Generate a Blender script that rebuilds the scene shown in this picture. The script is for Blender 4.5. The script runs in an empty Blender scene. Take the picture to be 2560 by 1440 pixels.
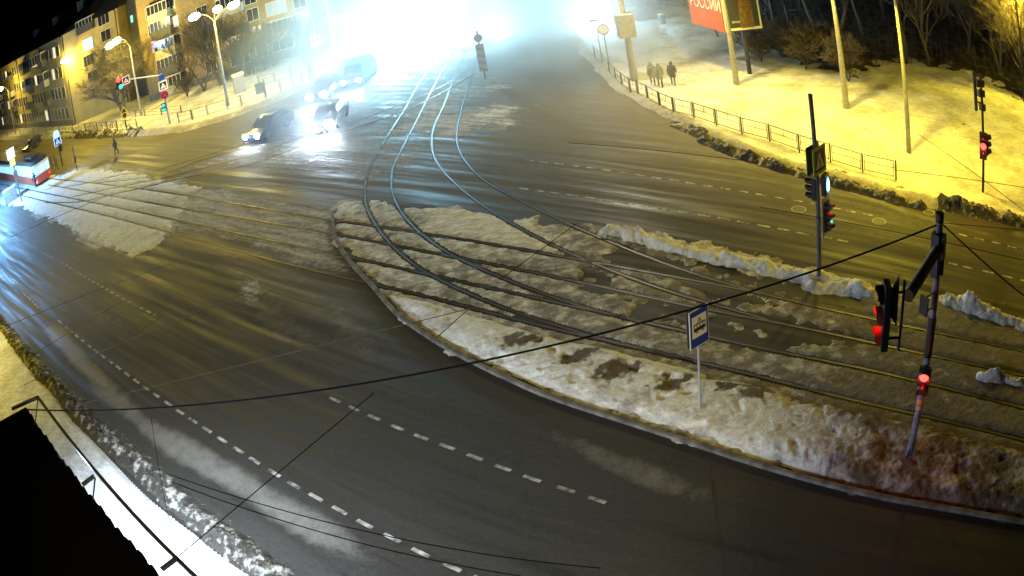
import bpy, bmesh, math, random
import numpy as np
from mathutils import Vector, Matrix
S = bpy.context.scene
C = S.collection
# ------------------------------------------------------------------ camera (a real wide lens with barrel distortion)
PITCH, ROLL, FPX, DK, H = math.radians(28.02), math.radians(-10.23), 2299.6, 0.686, 14.72
fwd = Vector((0, math.cos(PITCH), -math.sin(PITCH))); up0 = Vector((0, math.sin(PITCH), math.cos(PITCH))); rt0 = Vector((1, 0, 0))
RT = rt0 * math.cos(ROLL) + up0 * math.sin(ROLL)
UP = -rt0 * math.sin(ROLL) + up0 * math.cos(ROLL)
cd = bpy.data.cameras.new('camera'); cam = bpy.data.objects.new('camera', cd); C.objects.link(cam); S.camera = cam
m = Matrix((RT, UP, -fwd)).transposed().to_4x4(); m.translation = (0, 0, H); cam.matrix_world = m
cd.type = 'PANO'; cd.sensor_fit = 'HORIZONTAL'; cd.sensor_width = 36; cd.sensor_height = 20.25
cd.clip_start = 0.1; cd.clip_end = 3000
pc = cd.cycles if hasattr(cd, 'cycles') and hasattr(cd.cycles, 'panorama_type') else cd
pc.panorama_type = 'FISHEYE_LENS_POLYNOMIAL'
q_ = 2560 / 36 / FPX
pc.fisheye_fov = math.radians(150)
pc.fisheye_polynomial_k0 = 0; pc.fisheye_polynomial_k1 = -q_; pc.fisheye_polynomial_k2 = 0
pc.fisheye_polynomial_k3 = -DK * q_ ** 3; pc.fisheye_polynomial_k4 = 0
# ------------------------------------------------------------------ world: night sky
W = bpy.data.worlds.new('World'); S.world = W; W.use_nodes = True
nt = W.node_tree; bg = nt.nodes['Background']
sky = nt.nodes.new('ShaderNodeTexSky'); sky.sky_type = 'NISHITA'; sky.sun_disc = False
sky.sun_elevation = math.radians(-6); sky.sun_rotation = math.radians(200)
nt.links.new(sky.outputs[0], bg.inputs[0]); bg.inputs[1].default_value = 0.08
S.view_settings.view_transform = 'Standard'; S.view_settings.look = 'None'
S.view_settings.exposure = 0.0; S.view_settings.gamma = 1.0
S.render.engine = 'CYCLES'
S.cycles.use_denoising = True
try: S.cycles.denoiser = 'OPENIMAGEDENOISE'
except Exception: pass
S.cycles.max_bounces = 4; S.cycles.diffuse_bounces = 2; S.cycles.glossy_bounces = 2; S.cycles.transmission_bounces = 3
S.cycles.volume_bounces = 0; S.cycles.sample_clamp_indirect = 4; S.cycles.sample_clamp_direct = 0
# ------------------------------------------------------------------ where a point of the photograph lies in the place
def ray(x, y):
    dx, dy = x - 1280, -(y - 720); r = math.hypot(dx, dy) + 1e-9; s = r / FPX; th = s * (1 + DK * s * s)
    return (RT * dx + UP * dy) * (math.sin(th) / r) + fwd * math.cos(th)
def P(x, y, z=0.0):
    d = ray(x, y); t = (z - H) / d.z; return Vector((d.x * t, d.y * t, z))
def ztop(b, t):
    p = P(*b); d = ray(*t); s = (p.x * d.x + p.y * d.y) / (d.x ** 2 + d.y ** 2); return H + s * d.z
def at_dist(x, y, dist):          # the point seen at x, y at that ground distance
    d = ray(x, y); t = dist / math.hypot(d.x, d.y); return Vector((d.x * t, d.y * t, H + d.z * t))
# ------------------------------------------------------------------ noise
def _h(ix, iy, seed):
    n = (ix.astype(np.int64) * 374761393 + iy.astype(np.int64) * 668265263 + seed * 974634777) & 0xFFFFFFFF
    n = ((n ^ (n >> 13)) * 1274126177) & 0xFFFFFFFF
    return ((n ^ (n >> 16)) & 0xFFFFFF) / float(0xFFFFFF)
def vnoise(x, y, seed=0):
    xi, yi = np.floor(x), np.floor(y); fx, fy = x - xi, y - yi
    fx = fx * fx * (3 - 2 * fx); fy = fy * fy * (3 - 2 * fy)
    a, b, c, d = _h(xi, yi, seed), _h(xi + 1, yi, seed), _h(xi, yi + 1, seed), _h(xi + 1, yi + 1, seed)
    return (a * (1 - fx) + b * fx) * (1 - fy) + (c * (1 - fx) + d * fx) * fy
def fbm(x, y, sc, oc=3, seed=0):
    v = 0; a = 1; t = 0
    for i in range(oc):
        v = v + a * vnoise(x * sc, y * sc, seed + i * 17); t += a; a *= .5; sc = sc * 2.1
    return v / t
def sstep(a, b, x): t = np.clip((x - a) / (b - a), 0, 1); return t * t * (3 - 2 * t)
# ------------------------------------------------------------------ materials
def mat(name, col, rough=.7, metal=0, noise=None, bump=None, emit=None, estr=0, spec=.5, col2=None, coat=0):
    m = bpy.data.materials.new(name); m.use_nodes = True; t = m.node_tree; b = t.nodes['Principled BSDF']
    b.inputs['Base Color'].default_value = (*col, 1); b.inputs['Roughness'].default_value = rough
    b.inputs['Metallic'].default_value = metal; b.inputs['Specular IOR Level'].default_value = spec
    if coat: b.inputs['Coat Weight'].default_value = coat
    tc = t.nodes.new('ShaderNodeTexCoord')
    if noise:
        n = t.nodes.new('ShaderNodeTexNoise'); n.inputs['Scale'].default_value = noise; n.inputs['Detail'].default_value = 5
        t.links.new(tc.outputs['Object'], n.inputs['Vector'])
        r = t.nodes.new('ShaderNodeValToRGB'); r.color_ramp.elements[0].position = .35; r.color_ramp.elements[1].position = .68
        c2 = col2 or tuple(c * .62 for c in col)
        r.color_ramp.elements[0].color = (*c2, 1); r.color_ramp.elements[1].color = (*col, 1)
        t.links.new(n.outputs['Fac'], r.inputs[0]); t.links.new(r.outputs[0], b.inputs['Base Color'])
    if bump:
        n2 = t.nodes.new('ShaderNodeTexNoise'); n2.inputs['Scale'].default_value = bump[0]; n2.inputs['Detail'].default_value = 6
        t.links.new(tc.outputs['Object'], n2.inputs['Vector'])
        bp = t.nodes.new('ShaderNodeBump'); bp.inputs['Strength'].default_value = bump[1]; bp.inputs['Distance'].default_value = bump[2] if len(bump) > 2 else .02
        t.links.new(n2.outputs['Fac'], bp.inputs['Height']); t.links.new(bp.outputs[0], b.inputs['Normal'])
    if emit: b.inputs['Emission Color'].default_value = (*emit, 1); b.inputs['Emission Strength'].default_value = estr
    return m
def snow_mat(name, clean, dirty, lo=.35, hi=.7, sc=1.2, bs=9, bst=.6, bd=.05, grit=.35, gs=4.5):
    m = bpy.data.materials.new(name); m.use_nodes = True; t = m.node_tree; b = t.nodes['Principled BSDF']; L = t.links
    b.inputs['Roughness'].default_value = .75; b.inputs['Specular IOR Level'].default_value = .25
    g = t.nodes.new('ShaderNodeNewGeometry')
    n = t.nodes.new('ShaderNodeTexNoise'); n.inputs['Scale'].default_value = sc; n.inputs['Detail'].default_value = 8; n.inputs['Roughness'].default_value = .65
    L.new(g.outputs['Position'], n.inputs['Vector'])
    a = t.nodes.new('ShaderNodeAttribute'); a.attribute_name = 'dirt'
    ad = t.nodes.new('ShaderNodeMath'); ad.operation = 'SUBTRACT'; L.new(n.outputs['Fac'], ad.inputs[0]); L.new(a.outputs['Fac'], ad.inputs[1])
    r = t.nodes.new('ShaderNodeValToRGB'); r.color_ramp.elements[0].position = lo; r.color_ramp.elements[1].position = hi
    r.color_ramp.elements[0].color = (*dirty, 1); r.color_ramp.elements[1].color = (*clean, 1)
    L.new(ad.outputs[0], r.inputs[0])
    mg = t.nodes.new('ShaderNodeMapping'); mg.inputs['Rotation'].default_value = (0, 0, math.radians(40)); mg.inputs['Scale'].default_value = (.55, 1.25, 1); L.new(g.outputs['Position'], mg.inputs['Vector'])
    ng = t.nodes.new('ShaderNodeTexNoise'); ng.inputs['Scale'].default_value = gs; ng.inputs['Detail'].default_value = 7; ng.inputs['Roughness'].default_value = .78; L.new(mg.outputs[0], ng.inputs['Vector'])
    rg = t.nodes.new('ShaderNodeMapRange'); rg.inputs[1].default_value = .36; rg.inputs[2].default_value = .62; rg.inputs[3].default_value = 1 - grit; rg.inputs[4].default_value = 1.08; L.new(ng.outputs['Fac'], rg.inputs[0])
    mx = t.nodes.new('ShaderNodeVectorMath'); mx.operation = 'SCALE'; L.new(r.outputs[0], mx.inputs[0]); L.new(rg.outputs[0], mx.inputs['Scale']); L.new(mx.outputs[0], b.inputs['Base Color'])
    n2 = t.nodes.new('ShaderNodeTexNoise'); n2.inputs['Scale'].default_value = bs; n2.inputs['Detail'].default_value = 8; n2.inputs['Roughness'].default_value = .6
    L.new(g.outputs['Position'], n2.inputs['Vector'])
    bp = t.nodes.new('ShaderNodeBump'); bp.inputs['Strength'].default_value = bst; bp.inputs['Distance'].default_value = bd
    L.new(n2.outputs['Fac'], bp.inputs['Height']); L.new(bp.outputs[0], b.inputs['Normal'])
    return m
def road_mat():
    m = bpy.data.materials.new('road_surface'); m.use_nodes = True; t = m.node_tree; b = t.nodes['Principled BSDF']; L = t.links; N = t.nodes.new
    g = N('ShaderNodeNewGeometry'); b.inputs['Specular IOR Level'].default_value = .35
    def noise(sc, det=6, rg=.6, vec=None):
        n = N('ShaderNodeTexNoise'); n.inputs['Scale'].default_value = sc; n.inputs['Detail'].default_value = det; n.inputs['Roughness'].default_value = rg
        L.new(vec or g.outputs['Position'], n.inputs['Vector']); return n.outputs['Fac']
    def math_(op, a, bb, clamp=False):
        n = N('ShaderNodeMath'); n.operation = op; n.use_clamp = clamp
        for i, v in enumerate((a, bb)):
            if isinstance(v, (int, float)): n.inputs[i].default_value = v
            else: L.new(v, n.inputs[i])
        return n.outputs[0]
    def attr(nm): a = N('ShaderNodeAttribute'); a.attribute_name = nm; return a.outputs['Fac']
    def mix(f, a, bb):
        n = N('ShaderNodeMix'); n.data_type = 'RGBA'; L.new(f, n.inputs[0])
        for i, v in ((6, a), (7, bb)):
            if isinstance(v, tuple): n.inputs[i].default_value = (*v, 1)
            else: L.new(v, n.inputs[i])
        return n.outputs[2]
    # streaks along the travel direction (about -40 degrees)
    mp0 = N('ShaderNodeMapping'); mp0.inputs['Rotation'].default_value = (0, 0, math.radians(41)); L.new(g.outputs['Position'], mp0.inputs['Vector'])
    mp = N('ShaderNodeMapping'); mp.inputs['Scale'].default_value = (.10, 1.9, 1)
    L.new(mp0.outputs[0], mp.inputs['Vector'])
    streak = noise(1.0, 5, .6, mp.outputs[0])
    r = N('ShaderNodeValToRGB'); e = r.color_ramp.elements; e[0].position = .3; e[0].color = (.010, .0095, .009, 1); e[1].position = .72; e[1].color = (.026, .0235, .020, 1)
    L.new(streak, r.inputs[0])
    fine = noise(35, 3); big = noise(.22, 4)
    base = mix(math_('MULTIPLY', math_('SUBTRACT', big, .35, True), .9), r.outputs[0], (.034, .028, .019))
    base = mix(math_('MULTIPLY', math_('SUBTRACT', fine, .48, True), 2.4), base, (.095, .088, .075))
    vo = N('ShaderNodeTexVoronoi'); vo.feature = 'DISTANCE_TO_EDGE'; vo.inputs['Scale'].default_value = .16
    wv = N('ShaderNodeVectorMath'); wv.operation = 'ADD'; wn = N('ShaderNodeTexNoise'); wn.inputs['Scale'].default_value = .9; wn.inputs['Detail'].default_value = 5; L.new(g.outputs['Position'], wn.inputs['Vector'])
    L.new(g.outputs['Position'], wv.inputs[0]); L.new(wn.outputs['Color'], wv.inputs[1]); L.new(wv.outputs[0], vo.inputs['Vector'])
    crack = math_('MULTIPLY', math_('SUBTRACT', .006, vo.outputs['Distance'], True), 110, True)
    base = mix(math_('MULTIPLY', crack, .55), base, (.008, .008, .007))
    salt = attr('salt'); sn = noise(1.7, 9, .72); sn2 = noise(9, 5, .7)
    sf = math_('MULTIPLY', math_('SUBTRACT', math_('ADD', math_('MULTIPLY', salt, .8), math_('ADD', math_('MULTIPLY', sn, .7), math_('MULTIPLY', sn2, .3))), .80), 2.6, True)
    sf = math_('MULTIPLY', sf, math_('MULTIPLY', salt, 1.6, True))
    base = mix(sf, base, (.17, .158, .135))
    gr = noise(6.5, 10, .86); base = mix(math_('MULTIPLY', math_('SUBTRACT', gr, .50, True), 3.2, True), base, (.070, .062, .050)); base = mix(math_('MULTIPLY', math_('SUBTRACT', .47, gr, True), 5.0, True), base, (.008, .0075, .007))
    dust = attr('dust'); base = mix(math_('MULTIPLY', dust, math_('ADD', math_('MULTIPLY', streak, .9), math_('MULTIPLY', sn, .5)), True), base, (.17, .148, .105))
    # packed snow
    snow = attr('snow'); n3 = noise(3.1, 8, .72); mp2 = N('ShaderNodeMapping'); mp2.inputs['Scale'].default_value = (.28, 2.2, 1)
    L.new(mp0.outputs[0], mp2.inputs['Vector']); n4 = noise(1.3, 6, .7, mp2.outputs[0])
    nn = math_('ADD', math_('MULTIPLY', n3, .45), math_('MULTIPLY', n4, .55))
    f = math_('MULTIPLY', math_('SUBTRACT', math_('ADD', snow, nn), .92), 5.5, True)
    f = math_('MULTIPLY', f, sstep_node(t, L, snow))
    ff = math_('MULTIPLY', f, .92)
    col = mix(ff, base, (.60, .58, .55))
    L.new(col, b.inputs['Base Color'])
    rr = N('ShaderNodeMapRange'); rr.inputs[1].default_value = .36; rr.inputs[2].default_value = .60; rr.inputs[3].default_value = .42; rr.inputs[4].default_value = .86; rsum = math_('ADD', math_('MULTIPLY', streak, .75), math_('MULTIPLY', f, .5)); rsum = math_('ADD', rsum, math_('MULTIPLY', gr, .25)); L.new(rsum, rr.inputs[0]); L.new(rr.outputs[0], b.inputs['Roughness'])
    bp = N('ShaderNodeBump'); bp.inputs['Strength'].default_value = .5; bp.inputs['Distance'].default_value = .02
    hh = math_('ADD', math_('MULTIPLY', fine, .3), math_('MULTIPLY', f, 1.2)); L.new(hh, bp.inputs['Height']); L.new(bp.outputs[0], b.inputs['Normal'])
    return m
def sstep_node(t, L, s):
    n = t.nodes.new('ShaderNodeMapRange'); n.interpolation_type = 'SMOOTHSTEP'; n.inputs[1].default_value = .02; n.inputs[2].default_value = .15; L.new(s, n.inputs[0]); return n.outputs[0]
# ------------------------------------------------------------------ mesh helpers
def tag(o, label=None, cat=None, group=None, kind=None):
    if label: o['label'] = label
    if cat: o['category'] = cat
    if group: o['group'] = group
    if kind: o['kind'] = kind
    return o
def empty(name, loc, rz=0, label=None, cat=None, group=None):
    o = bpy.data.objects.new(name, None); C.objects.link(o); o.location = loc; o.rotation_euler = (0, 0, rz)
    o.empty_display_size = .2
    return tag(o, label, cat, group)
def link(name, me, m, parent=None):
    if m: me.materials.append(m)
    o = bpy.data.objects.new(name, me); C.objects.link(o)
    if parent: o.parent = parent
    return o
class MB:
    def __init__(s): s.v = []; s.f = []
    def add(s, v, f): n = len(s.v); s.v += [tuple(p) for p in v]; s.f += [tuple(i + n for i in q) for q in f]; return s
    def box(s, a, b, bev=0, M=None):
        x0, y0, z0 = a; x1, y1, z1 = b
        if bev:
            bm = bmesh.new(); bmesh.ops.create_cube(bm, size=1)
            for v in bm.verts: v.co = Vector(((x0 + x1) / 2 + v.co.x * (x1 - x0), (y0 + y1) / 2 + v.co.y * (y1 - y0), (z0 + z1) / 2 + v.co.z * (z1 - z0)))
            bmesh.ops.bevel(bm, geom=list(bm.edges), offset=bev, segments=2, affect='EDGES', profile=.6)
            bm.verts.index_update(); vs = [v.co.copy() for v in bm.verts]; fs = [[v.index for v in f.verts] for f in bm.faces]; bm.free()
        else:
            vs = [Vector(p) for p in ((x0, y0, z0), (x1, y0, z0), (x1, y1, z0), (x0, y1, z0), (x0, y0, z1), (x1, y0, z1), (x1, y1, z1), (x0, y1, z1))]
            fs = [(3, 2, 1, 0), (4, 5, 6, 7), (0, 1, 5, 4), (1, 2, 6, 5), (2, 3, 7, 6), (3, 0, 4, 7)]
        if M: vs = [M @ v for v in vs]
        return s.add(vs, fs)
    def tube(s, pts, r, n=10, cap=True):
        pts = [Vector(p) for p in pts]; rs = r if isinstance(r, (list, tuple)) else [r] * len(pts)
        rings = []; prev = None
        for i, p in enumerate(pts):
            d = (pts[min(i + 1, len(pts) - 1)] - pts[max(i - 1, 0)]); d = d.normalized() if d.length > 1e-9 else Vector((0, 0, 1))
            if prev is None: a = d.orthogonal().normalized()
            else:
                a = prev - d * prev.dot(d); a = a.normalized() if a.length > 1e-6 else d.orthogonal().normalized()
            prev = a; b = d.cross(a); rings.append([p + (a * math.cos(2 * math.pi * k / n) + b * math.sin(2 * math.pi * k / n)) * rs[i] for k in range(n)])
        vs = [v for rg in rings for v in rg]; fs = []
        for i in range(len(rings) - 1):
            for k in range(n): k2 = (k + 1) % n; fs.append((i * n + k, i * n + k2, (i + 1) * n + k2, (i + 1) * n + k))
        if cap: fs.append(tuple(range(n))[::-1]); fs.append(tuple((len(rings) - 1) * n + k for k in range(n)))
        return s.add(vs, fs)
    def disc(s, c, nrm, r, n=24, th=.01, sx=1):
        nrm = Vector(nrm).normalized(); c = Vector(c); return s.tube([c - nrm * th / 2, c + nrm * th / 2], r, n)
    def plate(s, pts, th):                     # a flat outline in the local XZ plane with thickness along Y
        n = len(pts); vs = [(x, -th / 2, z) for x, z in pts] + [(x, th / 2, z) for x, z in pts]
        fs = [tuple(range(n)), tuple(range(2 * n - 1, n - 1, -1))] + [(i, i + n, (i + 1) % n + n, (i + 1) % n) for i in range(n)]
        return s.add(vs, fs)
    def build(s, name, m, parent=None, smooth=False):
        me = bpy.data.meshes.new(name); me.from_pydata(s.v, [], s.f); me.update()
        bm = bmesh.new(); bm.from_mesh(me); bmesh.ops.recalc_face_normals(bm, faces=bm.faces); bm.to_mesh(me); bm.free()
        if smooth:
            me.shade_smooth()
            try: me.set_sharp_from_angle(angle=math.radians(40))
            except Exception: pass
        return link(name, me, m, parent)
def lamp(name, loc, power, col, r=.12, parent=None, kind='POINT', spot=None, target=None):
    l = bpy.data.lights.new(name, kind); l.energy = power; l.color = col
    if kind in ('POINT', 'SPOT'): l.shadow_soft_size = r
    if spot: l.spot_size = math.radians(spot); l.spot_blend = .6
    o = bpy.data.objects.new(name, l); C.objects.link(o); o.location = loc
    if spot and spot > 125: l.spot_blend = 1.0
    if target is not None: o.rotation_euler = (Vector(target) - Vector(loc)).to_track_quat('-Z', 'Y').to_euler()
    if parent:
        o.parent = parent; o.matrix_parent_inverse = Matrix.Identity(4)
        bpy.context.view_layer.update(); o.location = parent.matrix_world.inverted() @ Vector(loc)
    return o
# ------------------------------------------------------------------ curves on the ground
def catmull(pts, step=.25):
    pts = [np.array(p[:2], float) for p in pts]; Q = [2 * pts[0] - pts[1]] + pts + [2 * pts[-1] - pts[-2]]; out = []
    for i in range(1, len(Q) - 2):
        n = max(2, int(np.linalg.norm(Q[i + 1] - Q[i]) / step))
        for k in range(n):
            t = k / n; a, b, c, d = Q[i - 1], Q[i], Q[i + 1], Q[i + 2]
            out.append(.5 * (2 * b + (c - a) * t + (2 * a - 5 * b + 4 * c - d) * t * t + (3 * b - a - 3 * c + d) * t ** 3))
    out.append(Q[-2]); return np.array(out)
def GP(pts): return [tuple(P(x, y))[:2] for x, y in pts]
def smooth_line(L, it=6):
    L = L.copy()
    for _ in range(it): L[1:-1] = .25 * L[:-2] + .5 * L[1:-1] + .25 * L[2:]
    return L
def poly_sd(X, Y, poly):            # signed distance, positive inside
    poly = np.array(poly); n = len(poly); d = np.full(X.shape, 1e9); ins = np.zeros(X.shape, bool)
    for i in range(n):
        ax, ay = poly[i]; bx, by = poly[(i + 1) % n]; ex, ey = bx - ax, by - ay; wx, wy = X - ax, Y - ay
        t = np.clip((wx * ex + wy * ey) / (ex * ex + ey * ey + 1e-12), 0, 1)
        d = np.minimum(d, (wx - ex * t) ** 2 + (wy - ey * t) ** 2)
        cnd = ((ay > Y) != (by > Y)) & (X < (bx - ax) * (Y - ay) / (by - ay + 1e-12) + ax); ins ^= cnd
    return np.where(ins, 1, -1) * np.sqrt(d)
def line_d(X, Y, L, wtab=None):
    d = np.full(X.shape, 1e9); L = np.array(L)
    lo = L.min(0) - 3; hi = L.max(0) + 3
    msk = (X > lo[0]) & (X < hi[0]) & (Y > lo[1]) & (Y < hi[1]); x, y = X[msk], Y[msk]; dd = np.full(x.shape, 1e9)
    for (ax, ay), (bx, by) in zip(L[:-1], L[1:]):
        ex, ey = bx - ax, by - ay; t = np.clip(((x - ax) * ex + (y - ay) * ey) / (ex * ex + ey * ey + 1e-12), 0, 1)
        dd = np.minimum(dd, (x - ax - ex * t) ** 2 + (y - ay - ey * t) ** 2)
    d[msk] = np.sqrt(dd); return d
def grid_mesh(name, xs, ys, Z, m, mask=None, attrs={}, smooth=True):
    nx, ny = len(xs), len(ys); X, Y = np.meshgrid(xs, ys)
    co = np.stack([X.ravel(), Y.ravel(), Z.ravel()], 1)
    i = np.arange(nx * ny).reshape(ny, nx); q = np.stack([i[:-1, :-1], i[:-1, 1:], i[1:, 1:], i[1:, :-1]], -1).reshape(-1, 4)
    if mask is not None:
        mk = mask.ravel(); q = q[mk[q].any(1)]; used = np.unique(q); rm = np.zeros(nx * ny, int); rm[used] = np.arange(len(used)); q = rm[q]; co = co[used]
        attrs = {k: v.ravel()[used] for k, v in attrs.items()}
    else: attrs = {k: v.ravel() for k, v in attrs.items()}
    me = bpy.data.meshes.new(name); me.vertices.add(len(co)); me.vertices.foreach_set('co', co.astype(np.float32).ravel())
    me.loops.add(len(q) * 4); me.loops.foreach_set('vertex_index', q.astype(np.int32).ravel()); me.polygons.add(len(q))
    me.polygons.foreach_set('loop_start', np.arange(len(q), dtype=np.int32) * 4)
    me.polygons.foreach_set('use_smooth', np.full(len(q), smooth))
    me.update(calc_edges=True); me.validate()
    for k, v in attrs.items():
        a = me.attributes.new(k, 'FLOAT', 'POINT'); a.data.foreach_set('value', np.asarray(v, np.float32))
    return link(name, me, m)
# ------------------------------------------------------------------ surfaces
M_road = road_mat()
M_snow = snow_mat('snow_clean', (.78, .77, .75), (.40, .37, .31), .28, .60, .45, 5, .7, .08)
M_pack = snow_mat('snow_packed', (.80, .76, .66), (.24, .21, .15), .35, .57, 1.7, 13, 1.0, .05, .55, 3.6)
M_bank = snow_mat('snow_rubble', (.52, .49, .42), (.07, .06, .045), .42, .57, 3.2, 18, 1.0, .07, .6, 7)
M_bankd = snow_mat('snow_dark_bank', (.40, .37, .30), (.05, .04, .03), .42, .60, 3.0, 15, 1.0, .07)
M_med = snow_mat('snow_median', (.78, .77, .74), (.13, .10, .065), .10, .40, 1.1, 9, .9, .06, .30, 4.0)
M_brown = snow_mat('snow_trodden', (.33, .30, .24), (.11, .095, .07), .35, .65, 2.4, 14, 1.0, .07)
M_rail = mat('rail_steel', (.12, .11, .10), .48, 1)
M_groove = mat('rail_groove', (.012, .011, .01), .8, spec=.05)
M_paint = mat('road_paint', (.46, .44, .38), .75, noise=3.2, col2=(.06, .055, .05))
M_conc = mat('concrete', (.34, .33, .31), .85, noise=6, bump=(20, .3))
# ------------------------------------------------------------------ rail lines, from the photograph
RAILS = {
 'N1': [(-60, 448), (0, 460), (160, 492), (275, 515), (425, 547), (640, 592), (855, 639), (1050, 682), (1280, 732), (1630, 810), (1920, 875), (2140, 917), (2290, 952), (2560, 1020), (2640, 1041)],
 'N2': [(-60, 463), (0, 476), (125, 506), (250, 535), (390, 572), (640, 639), (865, 696), (1050, 737), (1170, 767), (1280, 797), (1505, 850), (1730, 902), (1920, 947), (2135, 1002), (2290, 1035), (2560, 1100), (2640, 1121)],
 'F1': [(120, 446), (225, 457), (350, 472), (475, 490), (640, 517), (835, 552), (940, 565), (1052, 583), (1280, 619), (1422, 645), (1660, 688), (1920, 737), (2010, 761), (2195, 800), (2310, 825), (2560, 878), (2640, 896)],
 'F2': [(120, 462), (235, 482), (450, 520), (640, 550), (835, 585), (990, 614), (1120, 640), (1280, 670), (1430, 702), (1565, 730), (1717, 765), (1920, 803), (2007, 820), (2182, 857), (2305, 884), (2560, 939), (2640, 958)],
 'C1': [(1105, 120), (1090, 150), (1045, 212), (1020, 260), (980, 322), (950, 370), (930, 405), (915, 445), (910, 475), (911, 500), (920, 532), (945, 572), (965, 600), (1002, 635), (1040, 667), (1085, 695), (1140, 720), (1210, 750), (1280, 782), (1392, 812), (1485, 845), (1605, 872), (1735, 903)],
 'C2': [(1150, 95), (1140, 115), (1125, 147), (1102, 182), (1080, 225), (1067, 250), (1035, 315), (995, 390), (980, 425), (977, 462), (985, 500), (1005, 535), (1035, 570), (1065, 595), (1115, 630), (1160, 655), (1215, 679), (1280, 704), (1355, 735), (1430, 760), (1505, 782), (1605, 806)],
 'C3': [(1165, 120), (1155, 150), (1140, 180), (1120, 235), (1105, 275), (1087, 307), (1079, 345), (1080, 380), (1097, 415), (1135, 457), (1200, 510), (1235, 532), (1280, 560), (1335, 590), (1410, 628), (1492, 662), (1580, 697), (1705, 740), (1805, 767), (1920, 800)],
 'C4': [(1198, 115), (1192, 140), (1185, 175), (1167, 230), (1155, 265), (1142, 325), (1141, 355), (1155, 392), (1185, 430), (1217, 457), (1310, 507), (1422, 560), (1505, 597), (1592, 632), (1680, 667), (1780, 700), (1880, 727), (1925, 738)],
 'X1': [(640, 352), (600, 362), (480, 400), (375, 429), (312, 435), (225, 457), (162, 467)],
 'X2': [(700, 345), (640, 365), (500, 400), (430, 430), (350, 447), (230, 458)],
 'X3': [(1180, 165), (1115, 212), (1027, 250), (900, 300), (760, 340), (640, 385), (500, 422), (412, 445), (312, 465), (240, 480), (182, 492)],
 'X4': [(1190, 182), (1130, 218), (1050, 260), (930, 307), (780, 354), (640, 407), (437, 450), (350, 472), (262, 490), (207, 505), (112, 507)],
}
RL = {k: smooth_line(catmull(GP(v), .5), 8) for k, v in RAILS.items()}
# ------------------------------------------------------------------ outlines
ISL_R = [(830, 512), (870, 501), (930, 503), (1050, 513), (1250, 535), (1450, 560), (1530, 572), (1600, 578), (1700, 597), (1850, 622), (2000, 660), (2150, 700), (2300, 735), (2420, 760), (2560, 795), (2700, 830), (2700, 1330), (2560, 1300), (2350, 1275), (2200, 1245), (2000, 1195), (1850, 1150), (1700, 1100), (1560, 1055), (1450, 1020), (1350, 985), (1250, 940), (1150, 890), (1050, 830), (980, 775), (940, 725), (905, 690), (870, 650), (845, 610), (835, 580), (832, 540)]
ISL_L = [(-80, 440), (60, 432), (150, 440), (200, 422), (330, 430), (500, 470), (470, 500), (445, 545), (420, 590), (385, 625), (335, 640), (290, 625), (200, 583), (130, 548), (60, 520), (0, 508), (-80, 490)]
CENTRAL = [(1150, -40), (1240, 60), (1272, 120), (1268, 180), (1340, 235), (1330, 270), (1270, 310), (1180, 332), (950, 330), (860, 330), (880, 280), (940, 235), (1020, 170), (1080, 60), (1110, -40)]
VERGE_R = [(1400, -40), (1405, 60), (1440, 130), (1500, 195), (1545, 235), (1650, 293), (1750, 345), (1850, 390), (1950, 425), (2030, 445), (2200, 492), (2300, 518), (2450, 548), (2560, 572), (2680, 600)]
VERGE_L = [(-100, 365), (0, 352), (150, 348), (340, 343), (450, 333), (560, 303), (700, 252), (800, 207), (900, 152), (960, 110), (1010, 60), (1050, 0), (1070, -30)]
PAVE_L = [(-60, 745), (0, 812), (32, 862), (62, 907), (87, 940), (140, 992), (180, 1055), (233, 1107), (283, 1160), (333, 1213), (383, 1260), (433, 1300), (483, 1337), (533, 1380), (600, 1427), (700, 1495)]
gISL_R, gISL_L, gCEN = GP(ISL_R), GP(ISL_L), GP(CENTRAL)
# ground: one sheet to the horizon
MB().add([(-900, -300, -.07), (900, -300, -.07), (900, 1500, -.07), (-900, 1500, -.07)], [(0, 1, 2, 3)]).build('ground', M_snow)['kind'] = 'structure'
# road sheet with its wear
xs = np.concatenate([np.arange(-120, -26, .4), np.arange(-26, 26, .2), np.arange(26, 75, .4)])
ys = np.concatenate([np.arange(-12, 8, .5), np.arange(8, 46, .2), np.arange(46, 150, .4)])
X, Y = np.meshgrid(xs, ys)
snow = np.zeros(X.shape); salt = np.zeros(X.shape)
sdR = poly_sd(X, Y, gISL_R); sdL = poly_sd(X, Y, gISL_L); sdC = poly_sd(X, Y, gCEN)
wob = (fbm(X, Y, .35, 3, 3) - .5)
snow = np.maximum(snow, .34 * sstep(-.35, .1, sdR + wob * .3) * sstep(.9, .2, sdR)); snow = np.maximum(snow, .58 * sstep(-2.2, .6, sdL + wob * 2.5))
snow = np.maximum(snow, (.46 + .3 * wob) * sstep(-4.5, 2.5, sdC + wob * 4))
def region(px, amt, w0, w1, wb=2.0):
    global snow
    snow = np.maximum(snow, amt * sstep(w0, w1, poly_sd(X, Y, GP(px)) + wob * wb))
def band(px, amt, w, tgt='salt', wb=.6):
    global snow, salt
    L = catmull(GP(px), .8); d = line_d(X, Y, L) + wob * wb; v = amt * (1 - sstep(w * .15, w * 1.15, d)) * (.35 + .65 * sstep(0, 3.5, np.minimum(np.hypot(X - L[0, 0], Y - L[0, 1]), np.hypot(X - L[-1, 0], Y - L[-1, 1]))))
    if tgt == 'salt': salt = np.maximum(salt, v)
    else: snow = np.maximum(snow, v)
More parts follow.
